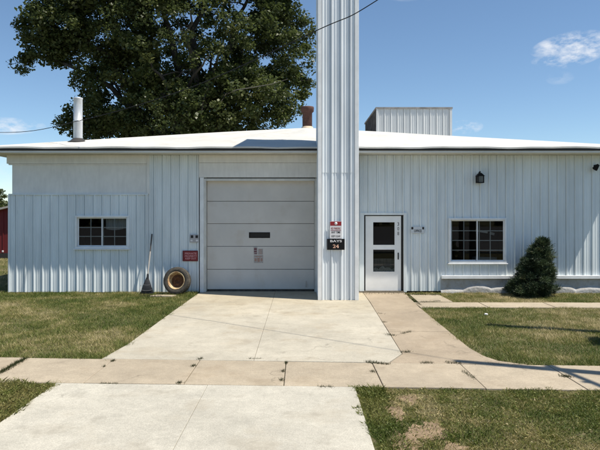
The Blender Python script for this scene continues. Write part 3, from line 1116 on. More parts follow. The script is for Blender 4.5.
m.add([(xa, ya, za), (xb, ya, za), (xb, yb, za), (xa, yb, za), (xa, ya, zb), (xb, ya, zb), (xb, yb, zb), (xa, yb, zb)],
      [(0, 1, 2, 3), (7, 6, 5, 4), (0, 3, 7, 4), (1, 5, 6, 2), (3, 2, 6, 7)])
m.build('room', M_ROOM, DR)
# lace strip at the foot of the lower pane and a pale half curtain behind
vs, fs = [], []
n = 48
for i in range(n + 1):
    t = i / n
    xx = ux0 + (ux1 - ux0) * t
    h = 0.07 + 0.05 * abs(math.sin(t * math.pi * 3.5)) + 0.05 * math.exp(-((t - 0.5) / 0.16) ** 2)
    yy = YD + 0.03 + 0.004 * math.sin(i * 1.7)
    vs += [(xx, yy, rails[1][1] - 0.01), (xx, yy, rails[1][1] + h)]
fs = [(2 * i, 2 * i + 2, 2 * i + 3, 2 * i + 1) for i in range(n)]
m = MB(); m.add(vs, fs)
m.build('lace_trim', Mat('lace', (0.42, 0.43, 0.42), 0.9).vary(60, 0.5, 1.2).m, DR)
m = MB()
m.box(ux0 - 0.02, ux1 + 0.02, YD + 0.07, YD + 0.074, rails[1][1] - 0.02, rails[1][1] + 0.36)
m.build('half_curtain', Mat('grey_curtain', (0.17, 0.165, 0.16), 0.9).vary(30, 0.7, 1.1, 1, 3, (1, 1, 0.1)).m, DR)
m = MB()
hx, hz = X(398, YD), Z(256, YD)
m.box(hx - 0.014, hx + 0.014, YD - 0.038, YD - 0.031, hz - 0.09, hz + 0.09)
m.bar((hx, YD - 0.05, hz - 0.05), (hx, YD - 0.05, hz + 0.05), 0.014, 0.014)
m.bar((hx, YD - 0.05, hz + 0.04), (hx, YD - 0.03, hz + 0.04), 0.012, 0.012).bar((hx, YD - 0.05, hz - 0.04), (hx, YD - 0.03, hz - 0.04), 0.012, 0.012)
m.build('handle', M_BLACK, DR)
for ch, py in (('3', 224.0), ('0', 228.7), ('8', 233.4)):
    text(ch, X(397.1, YD), X(399.0, YD), Z(py + 1.8, YD), Z(py - 1.8, YD), YD - 0.0325, Mat('number_grey', (0.16, 0.16, 0.16), 0.5).m, DR, 'house_number')

# ------------------------------------------------------------------ signs and fixtures on the wall
def plate(name, px0, px1, py0, py1, Y, mat, label, cat, group=None, th=0.006):
    x0, x1, z0, z1 = X(px0, Y), X(px1, Y), Z(py1, Y), Z(py0, Y)
    e = empty(name, ((x0 + x1) / 2, Y, z0), label, cat, group)
    m = MB()
    m.box(x0, x1, Y - th, Y, z0, z1)
    m.build('sign_plate', mat, e, 0.002)
    return e


YS = CY - 0.045
e = plate('notice_sign', 329.8, 341.6, 221.2, 238.6, YS, M_WHITE, 'white notice with dark red header on the tower, above the black sign', 'sign')
m = MB()
m.box(X(330.2, YS), X(341.3, YS), YS - 0.0085, YS - 0.006, Z(225.6, YS), Z(221.5, YS))
m.build('header_band', Mat('header_red', (0.28, 0.012, 0.016), 0.45).m, e)
m = MB()
cx, cz = X(335.9, YS), Z(223.5, YS)
m.lathe([(0.001, 0), (0.036, 0), (0.036, 0.002), (0.001, 0.002)], Matrix.Translation((cx, YS - 0.009, cz)) @ Matrix.Rotation(R(90), 4, 'X'), 18)
m.build('emblem', M_WHITE, e)
text('NO PARKING', X(331, YS), X(340.6, YS), Z(229.6, YS), Z(227.2, YS), YS - 0.0085, M_RED, e)
text('ANY TIME', X(331.2, YS), X(340.4, YS), Z(233.3, YS), Z(231.2, YS), YS - 0.0085, M_BLACK, e)
text('KEEP CLEAR', X(331.4, YS), X(340.4, YS), Z(237, YS), Z(235.2, YS), YS - 0.0085, M_GAP, e)
m = MB()
m.box(X(330.8, YS), X(341, YS), YS - 0.0085, YS - 0.006, Z(230.6, YS), Z(230.2, YS))
m.build('rule', M_RED, e)

e = plate('bay_sign', 327.0, 344.6, 238.8, 249.8, YS, M_BLACK, 'black sign with white letters and an orange number on the tower', 'sign', None, 0.016)
text('BAYS', X(330.2, YS), X(341.8, YS), Z(242.2, YS), Z(239.9, YS), YS - 0.0185, M_WHITE, e)
text('24', X(332.8, YS), X(338.8, YS), Z(248.0, YS), Z(244.4, YS), YS - 0.0185, M_ORANGE, e)

YR = YW - 0.040
e = plate('warning_sign', 182.6, 198.0, 250.6, 261.2, YR, M_DRED, 'red warning sign low beside the garage door frame, above the old wheel', 'sign')
m = MB()
m.box(X(184.4, YR), X(197.2, YR), YR - 0.008, YR - 0.006, Z(260.0, YR), Z(251.8, YR))
m.build('red_field', M_RED, e)
text('PRIVATE', X(185.0, YR), X(196.6, YR), Z(254.5, YR), Z(252.5, YR), YR - 0.0095, M_PINK, e)
text('PROPERTY', X(184.9, YR), X(196.9, YR), Z(257.0, YR), Z(255.2, YR), YR - 0.0095, M_PINK, e)
text('KEEP OUT', X(185.4, YR), X(196.2, YR), Z(259.4, YR), Z(257.6, YR), YR - 0.0095, M_PINK, e)

e = plate('small_plaque', 190.0, 198.6, 234.6, 242.4, YR, M_GREYPL, 'small faded grey plaque above the red warning sign', 'sign')
m = MB()
m.box(X(190.8, YR), X(193.3, YR), YR - 0.0085, YR - 0.006, Z(238, YR), Z(235.3, YR))
m.build('dark_mark', M_GAP, e)
m = MB()
m.box(X(195.5, YR), X(198, YR), YR - 0.0085, YR - 0.006, Z(238, YR), Z(235.3, YR))
m.build('dark_mark', M_GAP, e)
m = MB()
m.box(X(190.4, YR), X(192.6, YR), YR - 0.0085, YR - 0.006, Z(241.3, YR), Z(239.7, YR))
m.build('white_mark', M_WHITE, e)
m = MB()
m.box(X(195.8, YR), X(198.3, YR), YR - 0.0085, YR - 0.006, Z(241.3, YR), Z(239.7, YR))
m.build('white_mark', M_WHITE, e)

YO = YW - 0.034
e = plate('door_plate', 410.8, 424.4, 226.6, 233.2, YO, Mat('plate_white', (0.60, 0.63, 0.65), 0.4).m, 'small white name plate with black corners right of the entrance door', 'sign')
m = MB()
m.box(X(411.3, YO), X(413.3, YO), YO - 0.0085, YO - 0.006, Z(229.4, YO), Z(227.0, YO))
m.build('corner_mark', M_GAP, e)
m = MB()
m.box(X(422.2, YO), X(424.0, YO), YO - 0.0085, YO - 0.006, Z(229.4, YO), Z(227.0, YO))
m.build('corner_mark', M_GAP, e)
text('OFFICE', X(414, YO), X(421.6, YO), Z(232.2, YO), Z(229.6, YO), YO - 0.0085, M_BLACK, e)

# wall lantern
lx, lz = X(478.5), Z(184)
e = empty('wall_lantern', (lx, YW - 0.03, lz), 'black square lantern fixed high on the wall above the right window', 'wall lamp')
m = MB()
m.box(lx - 0.045, lx + 0.045, YW - 0.045, YW - 0.001, lz + 0.05, lz + 0.26)
m.bar((lx, YW - 0.045, lz + 0.30), (lx, YW - 0.13, lz + 0.32), 0.02, 0.02)
m.bar((lx, YW - 0.02, lz + 0.20), (lx, YW - 0.05, lz + 0.31), 0.02, 0.02)
m.build('bracket', M_BLACK, e)
m = MB()
yc = YW - 0.13
m.box(lx - 0.085, lx + 0.085, yc - 0.085, yc + 0.085, lz + 0.02, lz + 0.04)
for a in (-1, 1):
    for b in (-1, 1):
        m.box(lx + a * 0.075 - 0.01, lx + a * 0.075 + 0.01, yc + b * 0.075 - 0.01, yc + b * 0.075 + 0.01, lz + 0.04, lz + 0.20)
q = [(-1, -1), (1, -1), (1, 1), (-1, 1)]
vs = [(lx + a * 0.10, yc + b * 0.10, lz + 0.2) for a, b in q] + [(lx + a * 0.03, yc + b * 0.03, lz + 0.285) for a, b in q]
m.add(vs, [(3, 2, 1, 0), (4, 5, 6, 7), (0, 1, 5, 4), (1, 2, 6, 5), (2, 3, 7, 6), (3, 0, 4, 7)])
m.sphere((lx, yc, lz + 0.31), 0.022, 8, 5)
m.build('lantern_body', M_BLACK, e)
m = MB()
m.box(lx - 0.066, lx + 0.066, yc - 0.066, yc + 0.066, lz + 0.041, lz + 0.199)
m.build('lantern_glass', M_LAMPGLASS, e)

# flood lamp
fx_, fz_ = X(594), Z(167.5)
e = empty('flood_lamp', (fx_, YW - 0.03, fz_), 'small black flood lamp under the eave at the right end', 'wall lamp')
m = MB()
m.lathe([(0.001, 0), (0.055, 0), (0.055, 0.03), (0.001, 0.03)], Matrix.Translation((fx_ + 0.03, YW - 0.001, fz_ + 0.02)) @ Matrix.Rotation(R(90), 4, 'X'), 16)
m.bar((fx_ + 0.03, YW - 0.03, fz_ + 0.02), (fx_, YW - 0.12, fz_), 0.025, 0.025)
m.build('mount', M_BLACK, e)
m = MB()
Mh = Matrix.Translation((fx_ - 0.02, YW - 0.15, fz_ - 0.01)) @ Matrix.Rotation(R(205), 4, 'Y') @ Matrix.Rotation(R(-35), 4, 'X')
m.lathe([(0.001, -0.09), (0.035, -0.09), (0.05, -0.03), (0.068, 0.05), (0.068, 0.06), (0.06, 0.06), (0.05, 0.03), (0.001, 0.02)], Mh, 18)
m.build('lamp_head', M_BLACK, e)

# ------------------------------------------------------------------ old wheel against the wall
YT = 14.92
tc_ = Vector((X(177.3, YT), YT, 0.345))
Mw = Matrix.Translation(tc_) @ Matrix.Rotation(R(-9), 4, 'Z') @ Matrix.Rotation(R(90 - 9), 4, 'X')      # local z points to the camera, a little up and left
e = empty('old_wheel', (tc_.x, tc_.y, 0), 'old black tyre on a rusty cream rim leaning against the left wall', 'wheel')
m = MB()
prof = [(0.215, -0.085), (0.232, -0.098), (0.27, -0.112), (0.31, -0.11), (0.338, -0.095), (0.346, -0.075), (0.350, -0.03), (0.350, 0.03), (0.346, 0.075), (0.338, 0.095), (0.31, 0.11), (0.27, 0.112), (0.232, 0.098), (0.215, 0.085)]
m.lathe(prof, Mw, 64, True)
for k in range(44):       # tread blocks over the shoulders
    a = 2 * math.pi * k / 44
    for sg in (-1, 1):
        c0 = Vector((math.cos(a) * 0.332, math.sin(a) * 0.332, sg * 0.102))
        c1 = Vector((math.cos(a + 0.06 * sg) * 0.353, math.sin(a + 0.06 * sg) * 0.353, sg * 0.02))
        m.bar(Mw @ c0, Mw @ c1, 0.026, 0.014, up=(Mw.to_3x3() @ Vector((math.cos(a), math.sin(a), 0))))
m.build('tyre', M_RUBBER, e)
m = MB()
m.lathe([(0.218, -0.08), (0.222, 0.075), (0.232, 0.092), (0.232, 0.102), (0.220, 0.106), (0.206, 0.092), (0.198, 0.05), (0.190, 0.035), (0.184, 0.028), (0.176, -0.02), (0.168, -0.035)], Mw, 48)
m.build('rim', M_RIM, e)
m = MB()
m.lathe([(0.170, -0.034), (0.12, -0.04), (0.10, -0.03), (0.075, -0.025), (0.068, -0.03), (0.062, -0.07), (0.001, -0.075)], Mw, 32)
for k in range(5):
    a = 2 * math.pi * k / 5 + 0.3
    p = Vector((math.cos(a) * 0.108, math.sin(a) * 0.108, -0.035))
    m.lathe([(0.001, 0.018), (0.012, 0.018), (0.012, -0.01)], Mw @ Matrix.Translation(p), 8)
m.build('hub', M_RIMHOLE, e)

# ------------------------------------------------------------------ fan rake against the wall
ytop, ybot = YL - 0.05, 14.93
P0 = Vector((X(152, ytop), ytop, Z(234, ytop)))
P1 = Vector((X(147.6, 15.0), 15.0, Z(276, 15.0)))
P2 = Vector((X(147.0, ybot), ybot, 0.005))
e = empty('fan_rake', (P2.x, P2.y, 0), 'fan rake with a black head and thin two-tone handle leaning on the wall', 'rake')
pm = P0.lerp(P1, 0.42)
m = MB(); m.tube([pm, P1 + (P1 - pm).normalized() * 0.04], 0.02, 10)
m.build('handle', M_WOODGREY, e)
m = MB(); m.tube([P0, P0.lerp(pm, 0.5), pm], [0.018, 0.017, 0.016], 10)
m.build('grip', M_GRIP, e)
m = MB()
hw = 0.165
for k in range(-9, 10):
    t = k / 9
    q = Vector((P2.x + hw * t, ybot - 0.02 * (1 - t * t), 0.0 + 0.02 * t * t))
    a = P1 + Vector((0.01 * t, 0, 0))
    mid_ = a.lerp(q, 0.55) + Vector((0, -0.03, 0))
    m.tube([a, mid_, q], [0.006, 0.013, 0.010], 5)
m.tube([P1 + Vector((0, 0, 0.06)), P1 - Vector((0, 0.005, 0.07))], [0.02, 0.032], 10)
m.build('rake_head', M_RAKE, e)
m = MB()
for f_ in (0.5, 0.8):
    pts = []
    for k in range(-9, 10):
        t = k / 9
        q = Vector((P2.x + hw * t, ybot - 0.02 * (1 - t * t), 0.02 * t * t))
        pts.append(P1.lerp(q, f_) + Vector((0, -0.035, 0)))
    m.tube(pts, 0.008, 5)
m.build('cross_brace', M_TINE, e)
m = MB()
m.tube([(X(139, 15.0), 14.98, 0.0), (X(141, 15.05), 15.05, 0.22)], 0.008, 6)
m.build('prop_stick', M_WOODGREY, e)

m = MB()
m.slab([(X(153, 14.9), 14.55), (X(175, 14.9), 14.5), (X(178, 14.9), 14.72), (X(158, 14.9), 14.78)], -0.06, 0.012)
tag(m.build('paving_slab', M_WALK, None, 0.01), 'small half-buried pale slab in the grass between rake and wheel', 'slab')

m = MB()
c = G(486, 314)
m.slab([(c[0] - 0.05, c[1] - 0.03), (c[0] + 0.01, c[1] - 0.04), (c[0] + 0.045, c[1] + 0.01), (c[0] - 0.01, c[1] + 0.04)], GZ, 0.014)
tag(m.build('white_stone', M_WHITE, None, 0.012), 'small white stone lying in the right lawn', 'stone')


# ------------------------------------------------------------------ foliage builders
def leaves(cent, size, aspect, rng, up=0.35):
    """diamond leaves, one per centre; returns (N*4,3)"""
    n = len(cent)
    nrm = rng.normal(size=(n, 3))
    nrm[:, 2] = np.abs(nrm[:, 2]) + up
    nrm /= np.linalg.norm(nrm, axis=1)[:, None]
    d = rng.normal(size=(n, 3))
    d[:, 2] -= 0.5
    d -= nrm * (d * nrm).sum(1)[:, None]
    d /= np.linalg.norm(d, axis=1)[:, None]
    s = np.cross(nrm, d)
    L = (size * rng.uniform(0.5, 1.4, n))[:, None]
    Wd = L * aspect
    fold = nrm * L * 0.12
    v = np.stack([cent - d * L * 0.5, cent + s * Wd * 0.5 - d * L * 0.08 + fold, cent + d * L * 0.5, cent - s * Wd * 0.5 - d * L * 0.08 + fold], 1)
    return v.reshape(-1, 3)


def crown(ells, n_clumps, per, crad, rng, gaps=(), Y=30.0, persp=True):
    w = np.array([e[3] * e[4] * e[5] for e in ells]) ** 0.75
    w /= w.sum()
    cl = []
    while len(cl) < n_clumps:
        e = ells[rng.choice(len(ells), p=w)]
        v = rng.normal(size=3)
        v /= np.linalg.norm(v)
        r = rng.uniform(0.25, 1.0) ** 0.45
        p = np.array(e[:3]) + v * r * np.array(e[3:6])
        if persp:
            px, py = 300 + FPX * p[0] / p[1], HOR - FPX * (p[2] - CAM_H) / p[1]
            if any((px - g[0]) ** 2 + (py - g[1]) ** 2 < g[2] ** 2 for g in gaps):
                continue
        cl.append(p)
    cl = np.array(cl)
    c = np.repeat(cl, per, 0)
    v = rng.normal(size=c.shape)
    v /= np.linalg.norm(v, axis=1)[:, None]
    rad = np.repeat(rng.uniform(0.6, 1.3, len(cl)) * crad, per)
    pos = c + v * (rad * rng.uniform(0.15, 1, len(c)) ** 0.6)[:, None] * np.array([1, 1, 0.72])
    tint = np.clip(np.repeat(rng.uniform(0.1, 0.75, len(cl)), per) + rng.normal(0, 0.16, len(c)), 0, 1)
    tint[rng.random(len(c)) < 0.004] = 1.0
    return cl, pos, tint


def limb(p0, p1, r0, r1, rng, wob=0.25, n=7):
    p0, p1 = Vector(p0), Vector(p1)
    pts, rr = [], []
    L = (p1 - p0).length
    for i in range(n + 1):
        t = i / n
        p = p0.lerp(p1, t)
        s = math.sin(math.pi * t)
        p = p + Vector((rng.normal() * wob * s * 0.5, rng.normal() * wob * s * 0.5, 0.12 * L * s))
        pts.append(p)
        rr.append(r0 + (r1 - r0) * t)
    return pts, rr


# the big tree behind the roof
TY = 30.0
TB = Vector((X(185, TY), TY, 0))
def E(px, py, rx, ry, dy=0.0, deep=None):
    Y = TY + dy
    s = Y / FPX
    return (X(px, Y), Y, Z(py, Y), rx * s, (deep if deep else min(rx * s, 4.0)), ry * s)
ells = [E(190, 25, 112, 95), E(112, 22, 66, 56), E(60, 22, 32, 34, -1, 1.6), E(38, 50, 15, 14, -1, 0.7), E(22, 64, 9, 8, -1, 0.5), E(16, 70, 6, 4, -1, 0.4), E(46, 58, 24, 8, -1, 0.7), E(60, 50, 20, 14, -1, 0.9), E(34, 30, 14, 20, -1, 0.8), E(130, 90, 52, 46), E(96, 116, 30, 24, 0.5),
        E(76, 127, 16, 14, 0.5, 0.9), E(66, 133, 9, 7, 0.5, 0.5), E(110, 134, 40, 12, 0.5, 1.5), E(222, 98, 72, 44), E(280, 50, 40, 54, 0.5), E(288, 92, 24, 28, 0.5, 1.4), E(200, -60, 104, 62), E(100, -55, 60, 60), E(278, -35, 40, 44), E(180, 120, 70, 30)]
gaps = [(205, 66, 11), (265, 63, 10), (113, 98, 10), (300, 62, 6), (150, 108, 6), (240, 108, 6), (211, 84, 5), (58, 92, 16), (52, 100, 12), (310, 8, 9), (232, 60, 4), (135, 70, 4), (165, 40, 4), (95, 60, 5), (310, 60, 5), (300, 88, 6)]
trng = np.random.default_rng(3)
cl, pos, tint = crown(ells, 2300, 105, 0.56, trng, gaps)
TREE = empty('broadleaf_tree', TB, 'huge dark green broadleaf tree towering behind the workshop roof', 'tree')
np_mesh('crown', leaves(pos, np.full(len(pos), 0.15) * np.repeat(trng.uniform(0.75, 1.3, len(cl)), 105), 0.75, trng), 4, M_LEAF, TREE, tint)
m = MB()
fork = TB + Vector((0.2, 0.1, 4.3))
pts, rr = limb(TB, fork, 0.62, 0.48, trng, 0.1)
m.tube(pts, rr, 14)
tips = [E(60, 25, 1, 1, -1), E(40, 56, 1, 1, -1), E(110, 0, 1, 1), E(150, -60, 1, 1), E(210, -70, 1, 1, 1), E(260, -20, 1, 1), E(282, 60, 1, 1), E(280, 95, 1, 1), E(100, 110, 1, 1), E(150, 60, 1, 1, -2.5), E(220, 50, 1, 1, -2.5), E(190, 10, 1, 1, -3)]
for t in tips:
    pts, rr = limb(fork, t[:3], 0.26, 0.03, trng, 0.5, 9)
    m.tube(pts, rr, 8)
    for k in range(5):
        i = 3 + k
        q = pts[i] + Vector(trng.normal(size=3)) * 1.3
        p2, r2 = limb(pts[i], q, rr[i] * 0.5, 0.012, trng, 0.2, 5)
        m.tube(p2, r2, 6)
m.build('trunk', M_BARK, TREE)
m = MB()
pts = [(X(236, 26.2), 26.2, Z(90, 26.2)), (X(255, 26), 26.0, Z(87, 26)), (X(272, 25.8), 25.8, Z(84, 25.8)), (X(288, 25.6), 25.6, Z(79, 25.6))]
m.tube([(TB.x + 2.2, 28.5, 7.9)] + pts, [0.03, 0.022, 0.018, 0.014, 0.008], 6)
m.build('bare_branch', M_DEADWOOD, TREE)

# small far tree at the left edge
FY = 62.0
fb = Vector((X(-2, FY), FY, 0))
ft = empty('far_tree', fb, 'small far tree showing above the red barn at the left edge', 'tree')
fr_ = np.random.default_rng(9)
fe = [(fb.x, FY, 3.4, 1.0, 1.0, 1.5), (fb.x - 0.7, FY, 2.9, 0.9, 0.9, 1.0), (fb.x + 0.4, FY, 4.3, 0.5, 0.5, 0.7), (fb.x - 1.8, FY, 3.6, 1.2, 1.0, 1.4)]
_, pos, tint = crown(fe, 60, 60, 0.34, fr_, persp=False)
np_mesh('crown', leaves(pos, np.full(len(pos), 0.17), 0.7, fr_), 4, M_LEAF, ft, tint)
m = MB()
m.tube([fb, fb + Vector((0.1, 0, 1.6)), fb + Vector((0.2, 0, 4.4))], [0.14, 0.1, 0.02], 8)
m.tube([fb + Vector((0.1, 0, 1.6)), fb + Vector((-1.5, 0, 3.9))], [0.08, 0.02], 8)
m.build('trunk', M_BARK, ft)

# far wooded skyline past the fields
fr2 = np.random.default_rng(21)
es = []
for k in range(46):
    xx = -260 + k * 11 + fr2.uniform(-3, 3)
    es.append((xx, 240 + fr2.uniform(-10, 10), 3.2, 7 + fr2.uniform(0, 3), 4, 3.0 + fr2.uniform(0, 2.2)))
for k in range(30):  # unseen row behind the camera, added to darken the pane reflections
    es.append((-110 + k * 7.6 + fr2.uniform(-2, 2), -66 + fr2.uniform(-4, 4), 3.0, 5, 3, 3.2 + fr2.uniform(0, 1.8)))
_, pos, tint = crown(es, 1500, 18, 2.0, fr2, persp=False)
o = np_mesh('far_woods', leaves(pos, np.full(len(pos), 1.5), 0.8, fr2), 4, M_LEAF, None, tint)
tag(o, 'distant line of woods on the horizon, with an added row behind the camera', 'woods', kind='stuff')

# red barn at the left edge
BY = 27.0
bx0, bx1, bd = -18.0, X(13, BY) + 2.2, 7.0
zb0 = Z(210.3, BY)
bn = empty('red_barn', ((bx0 + bx1) / 2, BY, 0), 'dark red board barn seen past the left corner of the workshop', 'barn')
xr = X(14, BY) + 0.6
sl_ = 0.24
zr = zb0 + (xr - X(0, BY)) * sl_
m = MB()
xl = xr - 5.2
zl = zr - 5.2 * sl_ - 0.0
xrr = xr + 1.2
vs = [(xl, BY, 0), (xrr, BY, 0), (xrr, BY, zr - 1.2 * sl_), (xr, BY, zr), (xl, BY, zl), (xl, BY + bd, 0), (xrr, BY + bd, 0), (xrr, BY + bd, zr - 1.2 * sl_), (xr, BY + bd, zr), (xl, BY + bd, zl)]
m.add(vs, [(0, 1, 2, 3, 4), (9, 8, 7, 6, 5), (0, 4, 9, 5), (1, 6, 7, 2)])
x = xl + 0.2
while x < xrr - 0.1:
    zz = (zr - (xr - x) * sl_ if x < xr else zr - (x - xr) * sl_) - 0.05
    m.box(x - 0.02, x + 0.02, BY - 0.02, BY - 0.001, 0.06, zz)
    x += 0.3
m.build('wall', M_BARN, bn)
m = MB()
for a, za, b, zb in ((xl - 0.3, zl - 0.3 * sl_, xr, zr), (xr, zr, xrr + 0.3, zr - 1.5 * sl_)):
    m.add([(a, BY - 0.25, za + 0.004), (b, BY - 0.25, zb + 0.004), (b, BY + bd + 0.2, zb + 0.004), (a, BY + bd + 0.2, za + 0.004),
           (a, BY - 0.25, za + 0.09), (b, BY - 0.25, zb + 0.09), (b, BY + bd + 0.2, zb + 0.09), (a, BY + bd + 0.2, za + 0.09)],
          [(0, 3, 2, 1), (4, 5, 6, 7), (0, 1, 5, 4), (1, 2, 6, 5), (2, 3, 7, 6), (3, 0, 4, 7)])
m.build('roof', M_BARNROOF, bn)
m = MB()
m.box(xl - 0.02, xrr + 0.02, BY - 0.05, BY - 0.021, -0.03, 0.22)
m.build('plinth', M_TAR, bn)
m = MB()
m.box(X(2.4, BY), X(4.0, BY), BY - 0.06, BY - 0.021, Z(252.2, BY), Z(250.4, BY))
m.build('vent_cover', M_WHITE, bn, 0.01)

# spruce bush on the right
SB = Vector((X(530.5, 14.75), 14.75, 0))
BU = empty('spruce_bush', SB, 'dense dark cone-shaped spruce bush in front of the right foundation', 'bush')
brng = np.random.default_rng(5)
Hb = 1.50
m = MB()
m.tube([SB, SB + Vector((0.05, 0, 0.6)), SB + Vector((0.2, 0, Hb - 0.15))], [0.05, 0.035, 0.008], 8)
TT = [0, .12, .3, .45, .6, .75, .9, 1.0]
LL = [506, 505, 511, 516, 520, 527, 532, 538]
RR = [553, 557, 556, 555, 557, 551, 552, 546]
cen, dirs, tn = [], [], []
SBX = SB.x
for k in range(230):
    inner = k >= 170
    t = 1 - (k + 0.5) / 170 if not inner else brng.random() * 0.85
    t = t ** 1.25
    ang = (k * 2.39996 + brng.normal(0, 0.25))
    cx_ = (np.interp(t, TT, LL) + np.interp(t, TT, RR)) / 2
    hw_ = (np.interp(t, TT, RR) - np.interp(t, TT, LL)) / 2 / FPX * SB.y
    axis = Vector((X(cx_, SB.y), SB.y, Hb * t * 0.94))
    d = Vector((math.cos(ang), math.sin(ang), 0))
    rr_ = hw_ * (brng.uniform(0.62, 1.02) if not inner else brng.uniform(0.2, 0.5))
    c0 = axis + d * max(rr_ - 0.12, 0.0) + Vector((0, 0, brng.uniform(-0.03, 0.05)))
    if brng.random() < 0.4:
        m.tube([axis - Vector((0, 0, 0.08)), c0], [0.012, 0.004], 5, False)
    nn_ = 300
    cr_ = brng.uniform(0.06, 0.135) * (0.75 if t > 0.85 else 1)
    u = brng.normal(size=(nn_, 3)); u /= np.linalg.norm(u, axis=1)[:, None]
    u[:, 2] = np.where(u[:, 2] < 0, u[:, 2] * 0.5, u[:, 2] * 0.8)
    c = np.array(c0) + u * (cr_ * brng.random(nn_) ** 0.45)[:, None] + (np.array(d) * 0.8 + np.array([0, 0, 0.35])) * (cr_ * 1.15 * brng.random(nn_) ** 2)[:, None]
    v = u * 0.8 + brng.normal(size=(nn_, 3)) * 0.45 + np.array(d) * 0.5 + np.array([0, 0, 0.25])
    v /= np.linalg.norm(v, axis=1)[:, None]
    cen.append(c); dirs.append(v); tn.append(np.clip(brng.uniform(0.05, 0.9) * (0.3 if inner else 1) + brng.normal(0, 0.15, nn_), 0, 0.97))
m.build('trunk', M_BARK, BU)
cen, dirs, tn = np.concatenate(cen), np.concatenate(dirs), np.concatenate(tn)
cen[:, 2] = np.maximum(cen[:, 2], 0.02)
tn[brng.random(len(tn)) < 0.008] = 1.0
sd = np.cross(dirs, brng.normal(size=dirs.shape))
sd /= np.linalg.norm(sd, axis=1)[:, None]
L = brng.uniform(0.035, 0.085, len(cen))[:, None]
v = np.stack([cen - sd * 0.0055, cen + sd * 0.0055, cen + dirs * L + sd * 0.002, cen + dirs * L - sd * 0.002], 1).reshape(-1, 3)
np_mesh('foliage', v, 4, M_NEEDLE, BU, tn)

# ------------------------------------------------------------------ utility pole, wires
PH = 9.0
PB = Vector((2.255 + 0.503 * PH, 8.17 - 0.183 * PH, 0))
po = empty('utility_pole', PB, 'wooden utility pole standing right of the lawn', 'utility pole')
m = MB()
m.tube([PB - Vector((0, 0, 0.3)), PB + Vector((0, 0, 4)), PB + Vector((0, 0, PH))], [0.13, 0.115, 0.085], 16)
m.build('pole', M_POLE, po)
m = MB()
m.bar(PB + Vector((0.3, -1.25, 6.6)), PB + Vector((-0.02, 0.25, 6.6)), 0.07, 0.09)
m.build('crossarm', M_POLE, po)
for dy in (-1.1, -0.6, 0.15):
    m = MB()
    m.lathe([(0.015, 0), (0.015, 0.06), (0.045, 0.07), (0.03, 0.10), (0.045, 0.11), (0.03, 0.15), (0.001, 0.16)], Matrix.Translation(PB + Vector((0.03 - 0.21 * dy, dy, 6.64))), 10)
    m.build('insulator', M_LAMPGLASS, po)


def wire(name, pts, r, label):
    """smooth curve through the points"""
    P = [Vector(p) for p in pts]
    P = [P[0] * 2 - P[1]] + P + [P[-1] * 2 - P[-2]]
    res = []
    for i in range(1, len(P) - 2):
        for k in range(14):
            t = k / 14
            a, b, c, d = P[i - 1], P[i], P[i + 1], P[i + 2]
            res.append(0.5 * ((2 * b) + (c - a) * t + (2 * a - 5 * b + 4 * c - d) * t * t + (3 * b - a - 3 * c + d) * t ** 3))
    res.append(P[-2])
    m = MB()
    m.tube(res, r, 6)
    o = m.build(name, M_WIRE)
    return tag(o, label, 'wire', None)


wire('overhead_wire', [PB + Vector((0, 0, PH - 0.2)), (4.0, 8.3, 7.15), (1.35, 10.03, 5.81), (0.33, 10.7, 5.50), (-2.4, 12.55, 4.83), (-5.6, 14.8, 4.49), (-9.0, 17.3, 4.52), (-16, 22.3, 5.6), (-24, 28, 7.4)], 0.0085,
     'thin black overhead wire sagging across in front of the tower and roof')

# timber post beyond the right edge, unseen shrub added for its lawn shadow
LPB = Vector((3.6 + 0.503 * 5.2, 10.9 - 0.183 * 5.2, 0))
lp = empty('timber_post', LPB, 'tall bare timber post at the far right of the lawn', 'post')
m = MB()
m.tube([LPB, LPB + Vector((0, 0, 5.1))], [0.13, 0.11], 14)
m.build('post', M_POLE, lp)
m = MB()
m.lathe([(0.125, 5.09), (0.125, 5.12), (0.001, 5.17)], Matrix.Translation(LPB), 14)
m.build('post_cap', M_STEEL, lp)
RB = Vector((5.50, 9.25, 0))
rb = empty('shadow_shrub', RB, 'unseen round green shrub added right of the lawn to cast a shadow', 'shrub')
srng = np.random.default_rng(8)
_, pos, tint = crown([(RB.x, RB.y, 0.62, 0.42, 0.42, 0.5)], 90, 60, 0.12, srng, persp=False)
np_mesh('foliage', leaves(pos, np.full(len(pos), 0.06), 0.6, srng), 4, M_LEAF, rb, tint)
m = MB()
m.tube([RB, RB + Vector((0, 0, 0.7))], [0.035, 0.015], 8)
m.build('trunk', M_BARK, rb)

# ------------------------------------------------------------------ grass
def inpoly(x, y, poly):
    c = np.zeros(len(x), bool)
    n = len(poly)
    for i in range(n):
        x0, y0 = poly[i]
        x1, y1 = poly[(i + 1) % n]
        k = ((y0 > y) != (y1 > y))
        c ^= k & (x < (x1 - x0) * (y - y0) / ((y1 - y0) if y1 != y0 else 1e-9) + x0)
    return c


HARD = SIDEWALK + [DRIVE, APRON, PATH, SIDEPATH, SMALLSLAB, [(XL - 0.05, YL - 0.005), (CX0, YL - 0.005), (CX0, CY), (CX1, CY), (CX1, YW - 0.01), (X(441), YW - 0.01), (X(441), YW - 0.09), (XR, YW - 0.09), (XR, BYB), (XL - 0.05, BYB)]]


